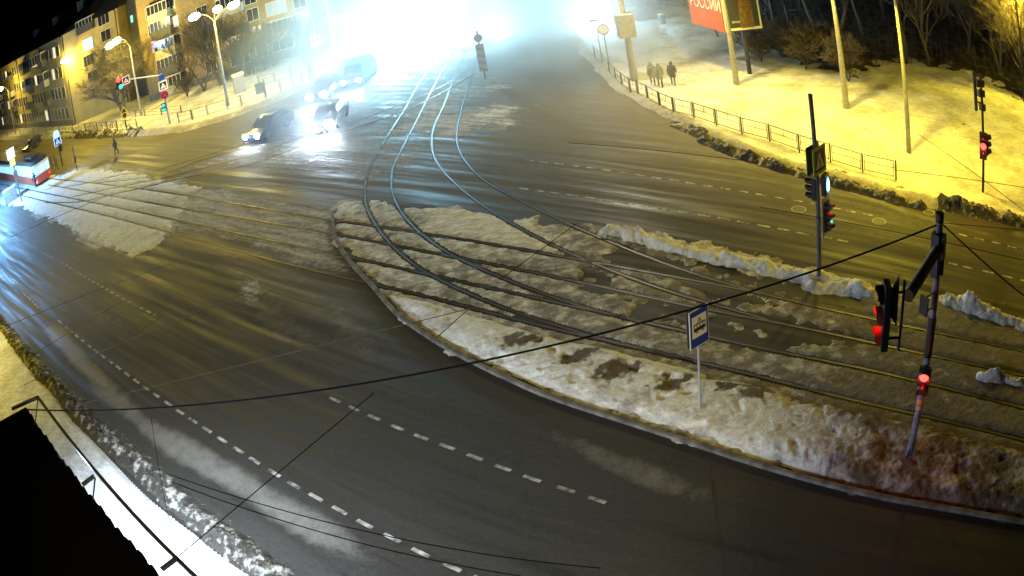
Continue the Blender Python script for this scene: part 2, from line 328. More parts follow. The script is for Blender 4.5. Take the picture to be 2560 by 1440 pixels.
# the slushy crossing between the islands, and wheel streaks by the bright crossing
region([(450, 440), (640, 470), (850, 520), (870, 640), (940, 720), (700, 655), (420, 590)], .53, -1.5, 1.5)
region([(700, 330), (950, 320), (1180, 330), (1100, 420), (900, 500), (700, 470), (560, 440)], .45, -2, 3)
region([(820, 495), (930, 500), (930, 520), (830, 525)], .62, -.5, .5)
region([(620, 345), (900, 230), (1050, 260), (940, 330), (700, 420), (450, 460), (350, 445)], .42, -1.5, 2)
region([(1180, 180), (1340, 240), (1560, 260), (1700, 330), (1500, 300), (1330, 300)], .25, -2, 2)
band([(600, 650), (630, 720), (660, 770), (700, 800)], .50, 1.0, 'snow', 1.1)
band([(655, 640), (640, 700), (690, 790), (760, 850), (850, 920)], .5, 1.3)
band([(780, 700), (850, 790), (920, 870), (1040, 930)], .5, .9)
band([(200, 930), (300, 1010), (420, 1100), (540, 1170), (700, 1270), (850, 1360), (1000, 1450)], .8, .9)
band([(100, 800), (150, 840), (230, 930), (330, 1010)], .9, .8)
band([(380, 1060), (470, 1130), (600, 1210)], .55, .7)
band([(1250, 1050), (1380, 1090), (1520, 1150), (1700, 1220), (1900, 1300)], .62, .6)
band([(560, 1310), (640, 1370), (760, 1440)], .6, .5)
band([(0, 590), (120, 680), (260, 790), (400, 850)], .5, .9)
band([(1900, 420), (2100, 470), (2300, 540), (2560, 610)], .7, .55); band([(1400, 560), (1800, 590), (2100, 660), (2560, 770)], .35, .8)
band([(1450, 330), (1750, 400), (2000, 470), (2300, 560), (2560, 640)], .45, .9); band([(1350, 440), (1700, 490), (2000, 550), (2560, 670)], .4, .6)
band([(300, 380), (450, 370), (600, 340)], .4, .7, 'salt'); band([(280, 415), (420, 395), (560, 370)], .5, 1, 'salt')
band([(1500, 200), (1640, 300), (1850, 400), (2050, 455), (2300, 530)], .55, .5)
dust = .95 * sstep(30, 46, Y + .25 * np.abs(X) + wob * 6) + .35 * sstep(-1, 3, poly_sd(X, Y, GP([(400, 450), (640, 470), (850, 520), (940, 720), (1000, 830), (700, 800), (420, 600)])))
band([(420, 560), (560, 640), (620, 720), (700, 830), (800, 900)], .5, 1.0); band([(520, 560), (700, 660), (800, 760), (880, 860), (1000, 940)], .42, .7); band([(340, 640), (460, 760), (600, 880)], .4, .6)
band([(760, 480), (820, 560), (830, 640)], .5, .8, 'snow', 1.2); band([(700, 690), (760, 760), (860, 830)], .36, .5, 'snow', 1.2)
for k in range(5): band([(1210 + k * 40, 420 + k * 22), (1500 + k * 30, 470 + k * 28), (1900, 540 + k * 22), (2400, 640 + k * 26)], .30 + .05 * (k % 2), .35)
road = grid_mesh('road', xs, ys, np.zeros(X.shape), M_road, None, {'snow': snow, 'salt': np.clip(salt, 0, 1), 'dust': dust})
tag(road, kind='structure')
# ------------------------------------------------------------------ snow-covered tram islands with the rails cut through
def rail_dist(X, Y):
    d = np.full(X.shape, 1e9)
    for L in RL.values(): d = np.minimum(d, line_d(X, Y, L[::2]))
    return d
def hf(name, poly, step, hfun, m, extra=.4, attr=None, lim=None):
    poly = np.array(poly); lo, hi = poly.min(0) - extra, poly.max(0) + extra
    if lim: lo = np.maximum(lo, lim[:2]); hi = np.minimum(hi, lim[2:])
    xs = np.arange(lo[0], hi[0], step); ys = np.arange(lo[1], hi[1], step); X, Y = np.meshgrid(xs, ys)
    sd = poly_sd(X, Y, poly); Z = hfun(X, Y, sd)
    at = {'dirt': attr(X, Y, sd) if attr else np.zeros(X.shape)}
    return grid_mesh(name, xs, ys, Z, m, (sd > -extra) & (Z > -.025), at)
MELT = [[(1510, 640), (1560, 628), (1640, 645), (1700, 660), (1740, 690), (1690, 700), (1620, 680), (1530, 665)],
 [(1600, 580 + 50), (1640, 640), (1690, 650), (1640, 655)], [(1450, 680), (1480, 668), (1530, 690), (1500, 710), (1450, 700)],
 [(1680, 680), (1800, 700), (1900, 740), (1940, 760), (1850, 762), (1740, 730)], [(1740, 650), (1800, 660), (1870, 690), (1960, 700), (2060, 730), (2160, 770), (2060, 765), (1900, 715), (1800, 690)],
 [(1570, 755), (1640, 750), (1740, 775), (1800, 800), (1860, 825), (2010, 860), (1900, 880), (1800, 850), (1700, 800), (1600, 795)], [(1430, 715), (1480, 712), (1550, 735), (1500, 745)],
 [(1770, 790), (1900, 780), (2080, 825), (2160, 845), (2100, 860), (1930, 840)], [(1860, 660), (1960, 680), (2080, 720), (2000, 725), (1900, 690)], [(1920, 690), (2000, 700), (2160, 750), (2150, 775), (2000, 745)],
 [(2180, 790), (2260, 800), (2240, 830), (2190, 815)]]
gM = [GP(p) for p in MELT]
NEAR_MED = [(935, 722), (1040, 738), (1170, 772), (1280, 803), (1400, 835), (1505, 860), (1650, 893), (1730, 912), (1860, 945), (1980, 975), (2135, 1014), (2290, 1047), (2560, 1112), (2700, 1145), (2700, 1330), (2560, 1300), (2350, 1275), (2200, 1245), (2000, 1195), (1850, 1150), (1700, 1100), (1560, 1055), (1450, 1020), (1350, 985), (1250, 940), (1150, 890), (1050, 830), (980, 775)]
gNM = GP(NEAR_MED)
def h_isl(X, Y, sd):
    rd = rail_dist(X, Y); n = fbm(X, Y, 1.2, 4, 5); n2 = fbm(X, Y, 5, 3, 9)
    h = .045 + .06 * (n - .4) + .02 * (n2 - .5)
    h = h * sstep(-.1, .8, sd + (n2 - .5) * .3 + (n - .5) * 1.2) - .03 * (1 - sstep(-.1, .2, sd + (n2 - .5) * .2 + (n - .5) * 1.2))
    for g in gM:
        ms = poly_sd(X, Y, g) + (fbm(X, Y, 2.2, 4, 21) - .5) * 1.1; h = np.where(ms > -.3, h * (1 - sstep(-.15, .05, ms)) - .03 * sstep(-.15, .05, ms), h)
    h = h - (h + .03) * (1 - sstep(.09, .22, rd + (n2 - .5) * .12))
    return h
gCL = GP([(1050, 575), (1100, 545), (1180, 525), (1290, 542), (1330, 570), (1400, 622), (1360, 625), (1250, 606)])
def d_isl(X, Y, sd):
    return -.35 * (1 - sstep(-.5, .8, -poly_sd(X, Y, gCL) + .2)) + .10 * (1 - sstep(.2, 1.4, rail_dist(X, Y))) + .22 * (fbm(X, Y, .25, 2, 31) - .5) + .04 * sstep(-3, 3, X) + .10 * sstep(3, 14, X) - .07 * sstep(6, -8, X)
isl = hf('tram_reserve', gISL_R, .1, h_isl, M_pack, .3, d_isl); tag(isl, kind='structure')
isl2 = hf('tram_reserve', gISL_L, .16, h_isl, M_med, .5, lambda X, Y, sd: .05 - .1 * sstep(1, -1, sd)); tag(isl2, kind='structure')
# the near median with its deep clean snow
def h_med(X, Y, sd):
    n = fbm(X, Y, .8, 4, 41); n2 = fbm(X, Y, 6, 3, 43); n3 = fbm(X, Y, 14, 2, 47)
    edge = sstep(0, .85, sd + (n2 - .5) * .05 + (fbm(X, Y, .8, 2, 49) - .5) * .18)
    top = .20 + .14 * (n - .45)
    rough = sstep(5, 8.5, X); r = sstep(.9, .1, sd) * (n2 - .4) * (.05 + .12 * rough) + (n3 - .5) * (.02 + .03 * rough) + (n2 - .5) * (.035 + .04 * rough)
    foot = np.zeros(X.shape)
    for (x, y), rr in (((1437, 905), .5), ((1545, 937), .55), ((1680, 968), .55), ((1340, 860), .35)):
        p = P(x, y); dd = np.hypot(X - p.x, (Y - p.y)); foot = np.minimum(foot, -.07 * (1 - sstep(rr * .3, rr * 1.1, dd + (n2 - .5) * .5)))
    c1, c2 = vnoise(X * 2.3, Y * 2.3, 301), vnoise(X * 3.1 + 9, Y * 3.1, 302); foot = foot - .09 * sstep(.74, .86, c1) * (fbm(X, Y, .4, 2, 303) > .45) - .05 * sstep(.80, .9, c2)
    return np.maximum((top + r) * edge + foot * edge, -.02) - .03 * (1 - edge)
def d_med(X, Y, sd):
    d = .12 * sstep(1.0, .1, sd) * fbm(X, Y, 4, 3, 3) + .10 * fbm(X, Y, .7, 3, 13) + .30 * sstep(5.5, 8.5, X + (fbm(X, Y, .5, 3, 8) - .5) * 3)
    for (x, y), rr in (((1437, 905), .5), ((1545, 937), .75), ((1680, 968), .62), ((1310, 862), .6), ((1480, 890), .3), ((1910, 985), .7), ((1820, 975), .35)):
        p = P(x, y); d = np.maximum(d, .62 * (1 - sstep(rr * .1, rr * 1.25, np.hypot((X - p.x) * .8, (Y - p.y) * 1.3) + (fbm(X, Y, 5, 4, 43) - .5) * 1.1)))
    return d
med = hf('snow_median', gNM, .06, h_med, M_med, .2, d_med); tag(med, kind='structure')
# granite kerb along the curved near edge of the median
def kerb(px, w=.15, h=.11, off_=.0):
    L = smooth_line(catmull(GP(px), .35), 4); vs, fs = ribbon(L, [(-w / 2 + off_, -.02), (-w / 2 + off_, h - .01), (-w / 2 + .015 + off_, h), (w / 2 - .015 + off_, h), (w / 2 + off_, h - .01), (w / 2 + off_, -.02)], 0)
    o = MB().add(vs, fs).build('kerb', M_kerb); o['kind'] = 'structure'; return o
M_kerb = mat('kerb_stone', (.22, .21, .19), .85, noise=2.5, col2=(.07, .065, .06), bump=(30, .4))
KERBS = [[(832, 540), (835, 580), (845, 610), (870, 650), (905, 690), (940, 725), (980, 775), (1050, 830), (1150, 890), (1250, 940), (1350, 985), (1450, 1020), (1560, 1055), (1700, 1100), (1850, 1150), (2000, 1195), (2200, 1245), (2400, 1280), (2700, 1330)]]
# central packed triangle beyond the crossing
def h_cen(X, Y, sd):
    n = fbm(X, Y, 1.1, 4, 51); rd = rail_dist(X, Y)
    return (.03 + .07 * (n - .42)) * sstep(0, 2, sd + (n - .5) * 5) - .03 + .0 * rd - .05 * (1 - sstep(.1, .3, rd))
# ------------------------------------------------------------------ verges
def strip_patch(name, edge_px, far_pts, step, m, hfun, dirt=None, extra=.5, lim=None):
    poly = GP(edge_px) + far_pts; o = hf(name, poly, step, hfun, m, extra, dirt, lim); tag(o, kind='structure'); return o
_tr = [GP([(1560, 235), (1700, 262), (1850, 318), (2000, 362), (2150, 402), (2300, 450), (2560, 520)]), GP([(1700, 215), (1900, 250), (2100, 310), (2300, 330), (2560, 300)]), GP([(1640, 60), (1720, 160), (1800, 215), (1990, 225), (2230, 240)]), GP([(2300, 395), (2400, 330), (2420, 260), (2500, 240)]), GP([(860, 140), (760, 185), (640, 225), (480, 270), (300, 318), (100, 330)])]
def trail(X, Y):
    v = 0
    for i, t in enumerate(_tr):
        d = line_d(X, Y, catmull(t, 1.0)) + (fbm(X, Y, .5, 2, 95 + i) - .5) * .8; v = v + .055 * np.exp(-(d / .5) ** 2) * (.3 + 1.4 * (fbm(X, Y, 3.2, 2, 96 + i) > .5))
    return np.clip(v, 0, .16)
def h_verge(hb, wb, hi):
    def f(X, Y, sd):
        n = fbm(X, Y, .6, 4, 61); n2 = fbm(X, Y, 4.5, 3, 63)
        e = sstep(0, .8, sd + (n2 - .5) * .25 + (n - .5) * .8); ridge = hb * np.exp(-((sd - wb * .55) / (wb * .42)) ** 2) * (.45 + 1.1 * n2)
        return (hi + .10 * (n - .5) + .05 * (fbm(X, Y, 1.6, 3, 65) - .5) + ridge - trail(X, Y)) * e - .04 * (1 - e)
    return f
d_edge = lambda a, w: (lambda X, Y, sd: a * sstep(w, w * .4, sd) * (.4 + fbm(X, Y, 5, 3, 7)))
eR = GP(VERGE_R)
strip_patch('verge_near', VERGE_R, [(75, 8), (120, 20), (120, 60), (60, 75), (26, 85)], .22, M_snow, h_verge(.22, 1.1, .12), d_edge(.33, 1.3), lim=(-5, 12, 48, 90))
farv = [(48.2, 5), (48.2, 90.2), (-5, 90.2), (2, 140), (40, 400), (500, 400), (500, 5)]
MB().add([(x, y, .10) for x, y in ((48, 4), (500, 4), (500, 90), (48, 90))] + [(x, y, .10) for x, y in ((6, 89.9), (500, 89.9), (500, 600), (14, 600))], [(0, 1, 2, 3), (4, 5, 6, 7)]).build('verge_far', M_snow)['kind'] = 'structure'
strip_patch('verge_left', VERGE_L, [(6, 140), (6, 160), (-140, 160), (-140, 100)], .3, M_snow, h_verge(.25, 1.4, .12), d_edge(.25, 1.5), lim=(-118, 40, 8, 150))
MB().add([(x, y, .10) for x, y in ((-500, 60), (-117.8, 92), (-117.8, 600), (-500, 600))] + [(x, y, .10) for x, y in ((-117.6, 149.8), (4, 149.8), (4, 600), (-117.6, 600))], [(0, 1, 2, 3), (4, 5, 6, 7)]).build('verge_far', M_snow)['kind'] = 'structure'
# wood floor beyond the lit verge, litter darkened where the light falls off
M_litter_shade = snow_mat('wood_litter_shade', (.30, .28, .24), (.035, .028, .02), .50, .70, .8, 7, 1.0, .1)
WOOD = [(1860, 60), (1900, 118), (1960, 140), (2040, 172), (2130, 190), (2200, 160), (2290, 158), (2370, 172), (2440, 190), (2520, 225), (2580, 275), (2640, 330)]
gW = GP(WOOD); 
hf('wood_floor', gW + [(130, 50), (130, 140), (40, 140)], .5, lambda X, Y, sd: .16 + .25 * (fbm(X, Y, .5, 3, 91) - .3) * sstep(-.3, 3, sd) - .2 * sstep(.6, -1, sd + (fbm(X, Y, 1.2, 3, 92) - .5) * 4), M_litter_shade, 1.5, None, (10, 20, 125, 138))['kind'] = 'structure'
# pavement in front of the shop building, clean snow, with the ploughed rubble bank at its edge
strip_patch('pavement', PAVE_L, [(6, 2), (-60, 2), (-60, 45)], .14, M_snow, lambda X, Y, sd: (.13 + .04 * (fbm(X, Y, 1.5, 4, 71) - .5)) * sstep(-.1, .2, sd) - .03 * (1 - sstep(-.1, .1, sd)), None, .3, (-34, 3, 8, 36))
def bank(name, mid_px, w, h, label, step=.05, m=None, group=None, seed=0, full=0):
    L = smooth_line(catmull(GP(mid_px), .4), 2); lo, hi = L.min(0) - w - .2, L.max(0) + w + .2
    xs = np.arange(lo[0], hi[0], step); ys = np.arange(lo[1], hi[1], step); X, Y = np.meshgrid(xs, ys); d = line_d(X, Y, L)
    big = fbm(X, Y, .9, 3, 80 + seed); n = fbm(X, Y, 3.6, 3, 81 + seed); n2 = fbm(X, Y, 13, 2, 85 + seed); cr = 1 - np.abs(2 * fbm(X, Y, 4.2, 2, 87 + seed) - 1)
    ww = w * (.75 + .5 * big); prof = 1 - sstep(.15, 1.0, d / ww + (n - .5) * .45)
    lum = np.clip(fbm(X, Y, 1.7, 2, 91 + seed) * 2 - .45 + full, 0, 1.3); Z = h * prof * (.12 + .85 * lum * big * 1.6 + .5 * (n - .4) + .5 * (cr - .6) + .35 * (n2 - .5)) - .02 + .05 * prof
    o = grid_mesh(name, xs, ys, Z, m or M_bank, (prof > .02) & (Z > -.015), {'dirt': .24 * (n - .5) + .14 * (1 - prof) + .10 * (big - .4) + .05})
    return tag(o, label, 'snow bank', group)
bank('snow_bank', [(-20, 790), (40, 860), (90, 920), (160, 990), (230, 1060), (300, 1120), (380, 1190), (450, 1260), (530, 1320), (610, 1385), (700, 1450)], .72, .30, 'long lumpy dirty snow bank along the kerb beside the shop canopy', .05, seed=1)
bank('snow_bank', [(1520, 582), (1600, 598), (1680, 625), (1760, 640), (1850, 655), (1950, 680), (2050, 700)], .55, .36, 'high ragged snow ridge between the tram tracks and the far carriageway', .06, seed=2, m=M_med)
bank('snow_bank', [(2040, 712), (2100, 715), (2160, 728)], .75, .26, 'small snow heap around the foot of the crossing-sign pole', .06, seed=3, m=M_med)
bank('snow_bank', [(2370, 755), (2440, 775), (2510, 800), (2600, 830)], .6, .42, 'lumpy snow heap behind the nearest traffic light pole', .06, seed=4, m=M_med)
bank('snow_bank', [(2450, 945), (2520, 955), (2600, 968)], .32, .3, 'low rounded snow pile between the two tram tracks at the right edge', .05, m=M_med, seed=5)
bank('snow_bank', [(1690, 310), (1780, 345), (1860, 370), (1950, 400), (2060, 425), (2160, 455), (2260, 480)], .6, .18, 'dark dirty snow bank under the long pavement railing', .07, seed=6, full=.2, m=M_bank)
bank('snow_bank', [(1760, 352), (1850, 388), (1960, 424), (2060, 452), (2180, 485), (2300, 518)], .5, .30, 'speckled rubble of ice along the kerb below the railing', .06, seed=10, full=.35)
bank('snow_bank', [(2360, 510), (2440, 530), (2540, 555), (2640, 580)], .8, .4, 'dirty snow bank at the kerb right of the red pedestrian signal', .06, seed=7, full=.4)
bank('snow_bank', [(140, 338), (200, 338), (270, 336), (350, 332)], 1.1, .5, 'dirty snow bank in front of the short railing of the far corner', .12, seed=8)
# ------------------------------------------------------------------ rails
def ribbon(L, offs, z):     # cross-section offsets [(o, z)...]
    T = np.gradient(L, axis=0); T /= np.linalg.norm(T, axis=1)[:, None] + 1e-9; Nn = np.stack([-T[:, 1], T[:, 0]], 1)
    k = len(offs); vs = []; fs = []
    for p, n in zip(L, Nn):
        for o, zz in offs: vs.append((p[0] + n[0] * o, p[1] + n[1] * o, z + zz))
    for i in range(len(L) - 1):
        for j in range(k - 1): fs.append((i * k + j, i * k + j + 1, (i + 1) * k + j + 1, (i + 1) * k + j))
    return vs, fs
RN = {'N1': 'upper rail of the nearest track running past the tram stop sign', 'N2': 'lowest straight rail, beside the clean snow median', 'F1': 'upper rail of the farther straight tram track', 'F2': 'lower rail of the farther straight tram track',
 'C1': 'leftmost curved rail swinging down across the crossing', 'C2': 'second curved rail from the left on the crossing', 'C3': 'third curved rail from the left on the crossing', 'C4': 'rightmost of the four curved rails on the crossing',
 'X1': 'topmost rail leading left from the dark car', 'X2': 'second rail leading left below the dark car', 'X3': 'upper rail of the track curving left under the headlights', 'X4': 'lower rail of the track curving left under the headlights'}
for K_ in KERBS: kerb(K_)
for k, L in RL.items():
    vs, fs = ribbon(L, [(-.052, .004), (-.052, .014), (-.028, .014), (-.026, .007), (.034, .007), (.036, .013), (.050, .013), (.050, .004)], 0)
    r = MB().add(vs, fs).build('tram_rail', M_rail); tag(r, RN[k], 'rail', 'tram rails set in the crossing')
    vs, fs = ribbon(L, [(-.075, 0), (.072, 0)], .005); MB().add(vs, fs).build('groove', M_groove, r)
# ------------------------------------------------------------------ painted lane lines: one mesh per line
def dashes(pxs, w, on, period=None, name='lane_marking', phase=0, dash_px=None):
    b = MB()
    if dash_px is None: dash_px = []
    for (x0, y0), (x1, y1) in dash_px:
        a, c = P(x0, y0), P(x1, y1); d = (c - a).normalized(); n = Vector((-d.y, d.x, 0)) * w / 2; up = Vector((0, 0, .006))
        b.add([a - n + up, c - n + up, c + n + up, a + n + up], [(0, 1, 2, 3)])
    if pxs:
        L = catmull(GP(pxs), .1); s = np.concatenate([[0], np.cumsum(np.linalg.norm(np.diff(L, axis=0), axis=1))]); t = phase
        while t < s[-1]:
            q = [Vector((np.interp(v, s, L[:, 0]), np.interp(v, s, L[:, 1]), .006)) for v in (t, min(t + on, s[-1]))]
            d = (q[1] - q[0]).normalized(); n = Vector((-d.y, d.x, 0)) * w / 2; b.add([q[0] - n, q[1] - n, q[1] + n, q[0] + n], [(0, 1, 2, 3)]); t += period
    o = b.build(name, M_paint); tag(o, kind='structure'); return o
def cdash(cs, hl, w):         # dashes from their centres, direction from neighbours
    out = []
    for i, (x, y) in enumerate(cs):
        a = cs[max(i - 1, 0)]; b = cs[min(i + 1, len(cs) - 1)]; d = Vector((b[0] - a[0], b[1] - a[1])); k = hl * (d.length / (2 if 0 < i < len(cs) - 1 else 1)); d.normalize()
        out.append(((x - d.x * k, y - d.y * k), (x + d.x * k, y + d.y * k)))
    return dashes(None, w, 0, dash_px=out)
L1a = [(150, 805), (167.5, 819), (178, 829), (192.5, 841), (207.5, 853), (222.5, 865), (239, 877), (257.5, 891), (276, 905), (296, 919.5), (317.5, 936), (341, 953), (365.5, 971), (391.7, 989), (420, 1009), (450, 1030), (482.7, 1052), (517.7, 1075), (555.7, 1100), (596, 1125.7), (636.7, 1151.7), (686, 1183), (735, 1213), (790, 1243), (850, 1276), (912, 1310), (980, 1345), (1052, 1382), (1130, 1418), (1205, 1450)]
cdash(L1a, .29, .13)
cdash([(838, 1000), (885, 1022), (935, 1044), (993, 1069), (1053, 1093), (1118, 1117), (1187, 1143), (1258, 1170), (1330, 1197), (1415, 1224), (1493, 1250)], .27, .12)
dashes([(20, 585), (80, 617), (155, 657), (220, 696), (302, 744), (377.5, 783), (388, 788)], .14, .48, .8)
dashes([(-40, 625), (2.5, 670), (22, 693), (45, 715), (60, 734), (77, 750), (97, 770)], .16, .45, .7)
cdash([(1325, 401), (1360, 405.7), (1398, 410), (1437.5, 415), (1477.5, 420), (1515, 425), (1557.5, 431.7), (1600, 438), (1641, 445), (1685, 451), (1726, 458), (1770, 465), (1814, 472), (1858, 479), (1903, 487), (1949, 495), (1995, 502.5), (2040, 511), (2090, 521), (2127.5, 528.7), (2170, 537)], .28, .12)
cdash([(1309, 472), (1347.5, 477.5), (1389, 483), (1431, 488), (1476, 495), (1521, 501), (1566, 508), (1614, 515), (1661, 523), (1710, 531), (1760, 539), (1810, 547), (1858, 556), (1909, 565), (1959, 574), (2007.5, 584), (2064, 593), (2107, 602)], .31, .13)
cdash([(2406, 587.5), (2447.5, 597.5), (2490, 607), (2530, 617.5), (2570, 627)], .28, .13)
cdash([(2382.5, 660), (2420, 669), (2470, 680), (2519, 692), (2565, 703)], .28, .13)
dashes([(660, 415), (860, 433)], .12, 1.0, 2.1)
# service covers
for (x, y), r, lb in (((1997, 524), .36, 'round manhole cover left of the crossing-sign pole'), ((2198, 554), .36, 'round manhole cover in the middle lane of the far road'), ((2322, 531), .34, 'round manhole cover nearest the far kerb')):
    p = P(x, y); e = empty('manhole_cover', (p.x, p.y, .004), 0, lb, 'manhole', 'manhole covers in the far road')
    rg = MB(); n = 28; vs = []; fs = []
    for k in range(n):
        a = 2 * math.pi * k / n; vs += [(r * math.cos(a), r * math.sin(a), .012), (r * .82 * math.cos(a), r * .82 * math.sin(a), .012)]
    for k in range(n): a = 2 * k; b_ = 2 * ((k + 1) % n); fs.append((a, b_, b_ + 1, a + 1))
    rg.add(vs, fs).build('ring', M_conc, e)
    MB().disc((0, 0, .008), (0, 0, 1), r * .8, 28, .01).build('lid', mat('cast_iron', (.06, .055, .05), .5, .4, bump=(60, .5)), e)
# ------------------------------------------------------------------ object materials
M_pole = mat('galvanised_pole', (.16, .16, .17), .55, .3, noise=7, col2=(.08, .08, .085))
M_cpole = mat('concrete_pole', (.36, .34, .30), .85, noise=5, bump=(25, .3), col2=(.22, .21, .19))
M_black = mat('black_plastic', (.012, .012, .014), .5)
M_dark = mat('dark_metal', (.03, .03, .035), .5, .4)
M_white = mat('white_paint', (.75, .75, .75), .5)
M_blue = mat('sign_blue', (.01, .045, .38), .45)
M_navy = mat('sign_navy', (.012, .02, .12), .45)
M_yel = mat('sign_yellow_green', (.55, .72, .04), .45)
M_yel2 = mat('sign_yellow', (.75, .5, .03), .45)
M_cream = mat('sign_white', (.78, .78, .74), .45)
M_redp = mat('sign_red', (.55, .03, .03), .5)
M_back = mat('sign_back', (.10, .10, .11), .6, .3)
M_bark = mat('bark', (.13, .105, .08), .9, noise=6, bump=(18, .6), col2=(.06, .05, .04))
M_cloth = [mat('coat_dark', (.025, .024, .028), .9), mat('coat_brown', (.14, .09, .06), .9), mat('coat_grey', (.22, .21, .20), .9)]
M_skin = mat('skin', (.42, .27, .2), .6)
def em(name, c, s):
    return mat(name, tuple(min(1, x) for x in c), .4, emit=c, estr=s)
E_warm = em('lamp_glass_warm', (1, .82, .42), 60); E_cold = em('lamp_glass_cold', (.75, .88, 1), 60)
E_red = em('signal_red', (1, .04, .02), 3); E_redh = em('signal_red_bright', (1, .02, .015), 14); E_grn = em('signal_green', (.03, .75, .65), 1.6); E_amb = em('signal_amber', (1, .16, .03), 3)
E_head = em('headlight', (.8, .9, 1), 120)
M_lens = mat('dark_lens', (.02, .02, .02), .25)
VEC = Vector
ROADN = (.77, -.64)
def rz_face(d): return math.atan2(d[1], d[0]) + math.pi / 2          # local -Y looks along d
def loc_of(px): p = P(*px); return p
GZ = .10
# ------------------------------------------------------------------ street lamps
YEL = (1.0, .77, .05); WARM = (1.0, .77, .115); COLD = (.40, .77, 1.0)
def street_lamp(base, hgt, heads, label, r0=.13, m=None, power=2500, col=WARM, group=None, hr=.2, stem=None, cat='street lamp', lightr=.15, spot=None, aim=(0, 0, 0), bpos=None):
    """heads: list of points (absolute) of the lamp heads"""
    p = VEC((bpos[0], bpos[1], 0)) if bpos else loc_of(base); e = empty('street_lamp', (p.x, p.y, GZ), 0, label, cat, group)
    inv = VEC((p.x, p.y, GZ)); zt = hgt
    MB().tube([(0, 0, -.2), (0, 0, zt * .3), (0, 0, zt - GZ)], [r0 * 1.25, r0, r0 * .55], 12).build('pole', m or M_cpole, e, True)
    for hp in heads:
        h = VEC(hp) - inv; d = VEC((h.x, h.y, 0)); L = d.length; k = []
        for i in range(9):
            t = i / 8; k.append(VEC((h.x * t ** 1.5, h.y * t ** 1.5, (zt - GZ) + (h.z - (zt - GZ)) * math.sin(t * math.pi / 2))))
        MB().tube(k, .04, 8).build('arm', M_pole, e, True)
        u = d.normalized() if L > .05 else VEC((0, -1, 0)); v = VEC((-u.y, u.x, 0)); b = MB(); ps = []
        b.tube([h - u * .35 + VEC((0, 0, .05)), h - u * .1 + VEC((0, 0, .09)), h + u * .2 + VEC((0, 0, .09)), h + u * .42 + VEC((0, 0, .04))], [.05, .15, .16, .05], 12)
        hd = b.build('lamp_head', M_dark, e, True)
        g = MB(); bm = bmesh.new(); bmesh.ops.create_uvsphere(bm, u_segments=14, v_segments=8, radius=hr)
        vs = [VEC((0, 0, 0)) + u * (vv.co.x * 1.3 + .06) + v * vv.co.y * .9 + VEC((0, 0, vv.co.z * .75 - .04)) + h for vv in bm.verts]; bm.verts.index_update(); fs = [[q.index for q in f.verts] for f in bm.faces]; bm.free()
        g.add(vs, fs).build('lamp_glass', E_warm if col is not COLD else E_cold, hd, True)
        bpy.context.view_layer.update()
        wp = VEC(hp) + VEC((u.x * .06, u.y * .06, -.32 - hr * .6))
        lamp('lamp_light', wp, power, col, lightr, **({'kind': 'SPOT', 'spot': spot, 'target': wp + VEC((0, 0, -5)) + VEC(aim)} if spot else {}))
    return e
def D(base): p = P(*base); return math.hypot(p.x, p.y)
LP = 'street lamps in front of the apartment blocks'
b = (572, 268); dd = D(b)
street_lamp(b, 8.3, [at_dist(487, 40, dd - .5), at_dist(543, 22, dd - 1.2), at_dist(582, 12, dd + .4)], 'tall street lamp with three glowing heads on curved arms', power=2300, group=LP, hr=.46, r0=.14, col=WARM)
b = (355, 292); dd = D(b)
street_lamp(b, 8.5, [at_dist(292, 101, dd - .6), at_dist(276, 112, dd - 1.2)], 'curved-arm street lamp glowing over the bare tree at the block corner', power=3800, group=LP, hr=.48, col=WARM)
b = (221, 300); dd = D(b)
street_lamp(b, 8.4, [at_dist(163, 150, dd - .3)], 'curved-arm street lamp leaning over the low block, behind the brightest glow', power=3800, group=LP, hr=.5, col=YEL)
b = (191, 303); dd = D(b)
street_lamp(b, 7.6, [at_dist(171, 178, dd - 1.2), at_dist(168, 190, dd - 1.6)], 'blindingly bright street lamp against the yellow facade', power=6800, group=LP, hr=.5, col=YEL)
b = (39, 337); dd = D(b)
street_lamp(b, 8.9, [at_dist(2, 222, dd - .5)], 'street lamp at the far left edge with its head at the frame border', power=3000, group=LP, hr=.48, col=WARM)
RP = 'tall concrete poles on the right-hand verge'
def tall(base, h, label, power, col, off=(-1.2, -.9), r0=.17, hz=None, **k):
    p = P(*base); return street_lamp(base, h, [(p.x + off[0], p.y + off[1], h + .35)], label, r0=r0, power=power, col=col, group=RP, hr=.2, **k)
tall((2272, 387), 9.0, 'slim concrete lamp pole lit bright yellow, rightmost of the tall verge poles', 6900, YEL, r0=.14, spot=152, aim=(-.4, -.4, 0))
tall((2116, 275), 9.5, 'thick stepped concrete lamp pole beside the dark bush', 6300, WARM, r0=.19, spot=152, aim=(-.6, -.4, 0))
tall((1842, 215), 9.0, 'concrete pole standing in front of the two billboards', 5600, WARM, r0=.17, spot=155, aim=(-.5, -.2, 0))
e = tall((1587, 206), 9.5, 'hazy pole with a grey cabinet strapped to it behind the walkers', 4500, (1, .92, .66), r0=.2)
MB().box((-.55, -.45, 3.0), (.55, .45, 4.6), .05).build('cabinet', M_conc, e)
e = tall((836, 132), 9.0, 'tall pole with a hanging board at the far end of the left pavement', 900, (.85, .9, 1), r0=.17)
MB().box((.15, -.08, 2.9), (2.2, .08, 4.0), .02).build('board', mat('board_grey', (.14, .15, .17), .6), e)
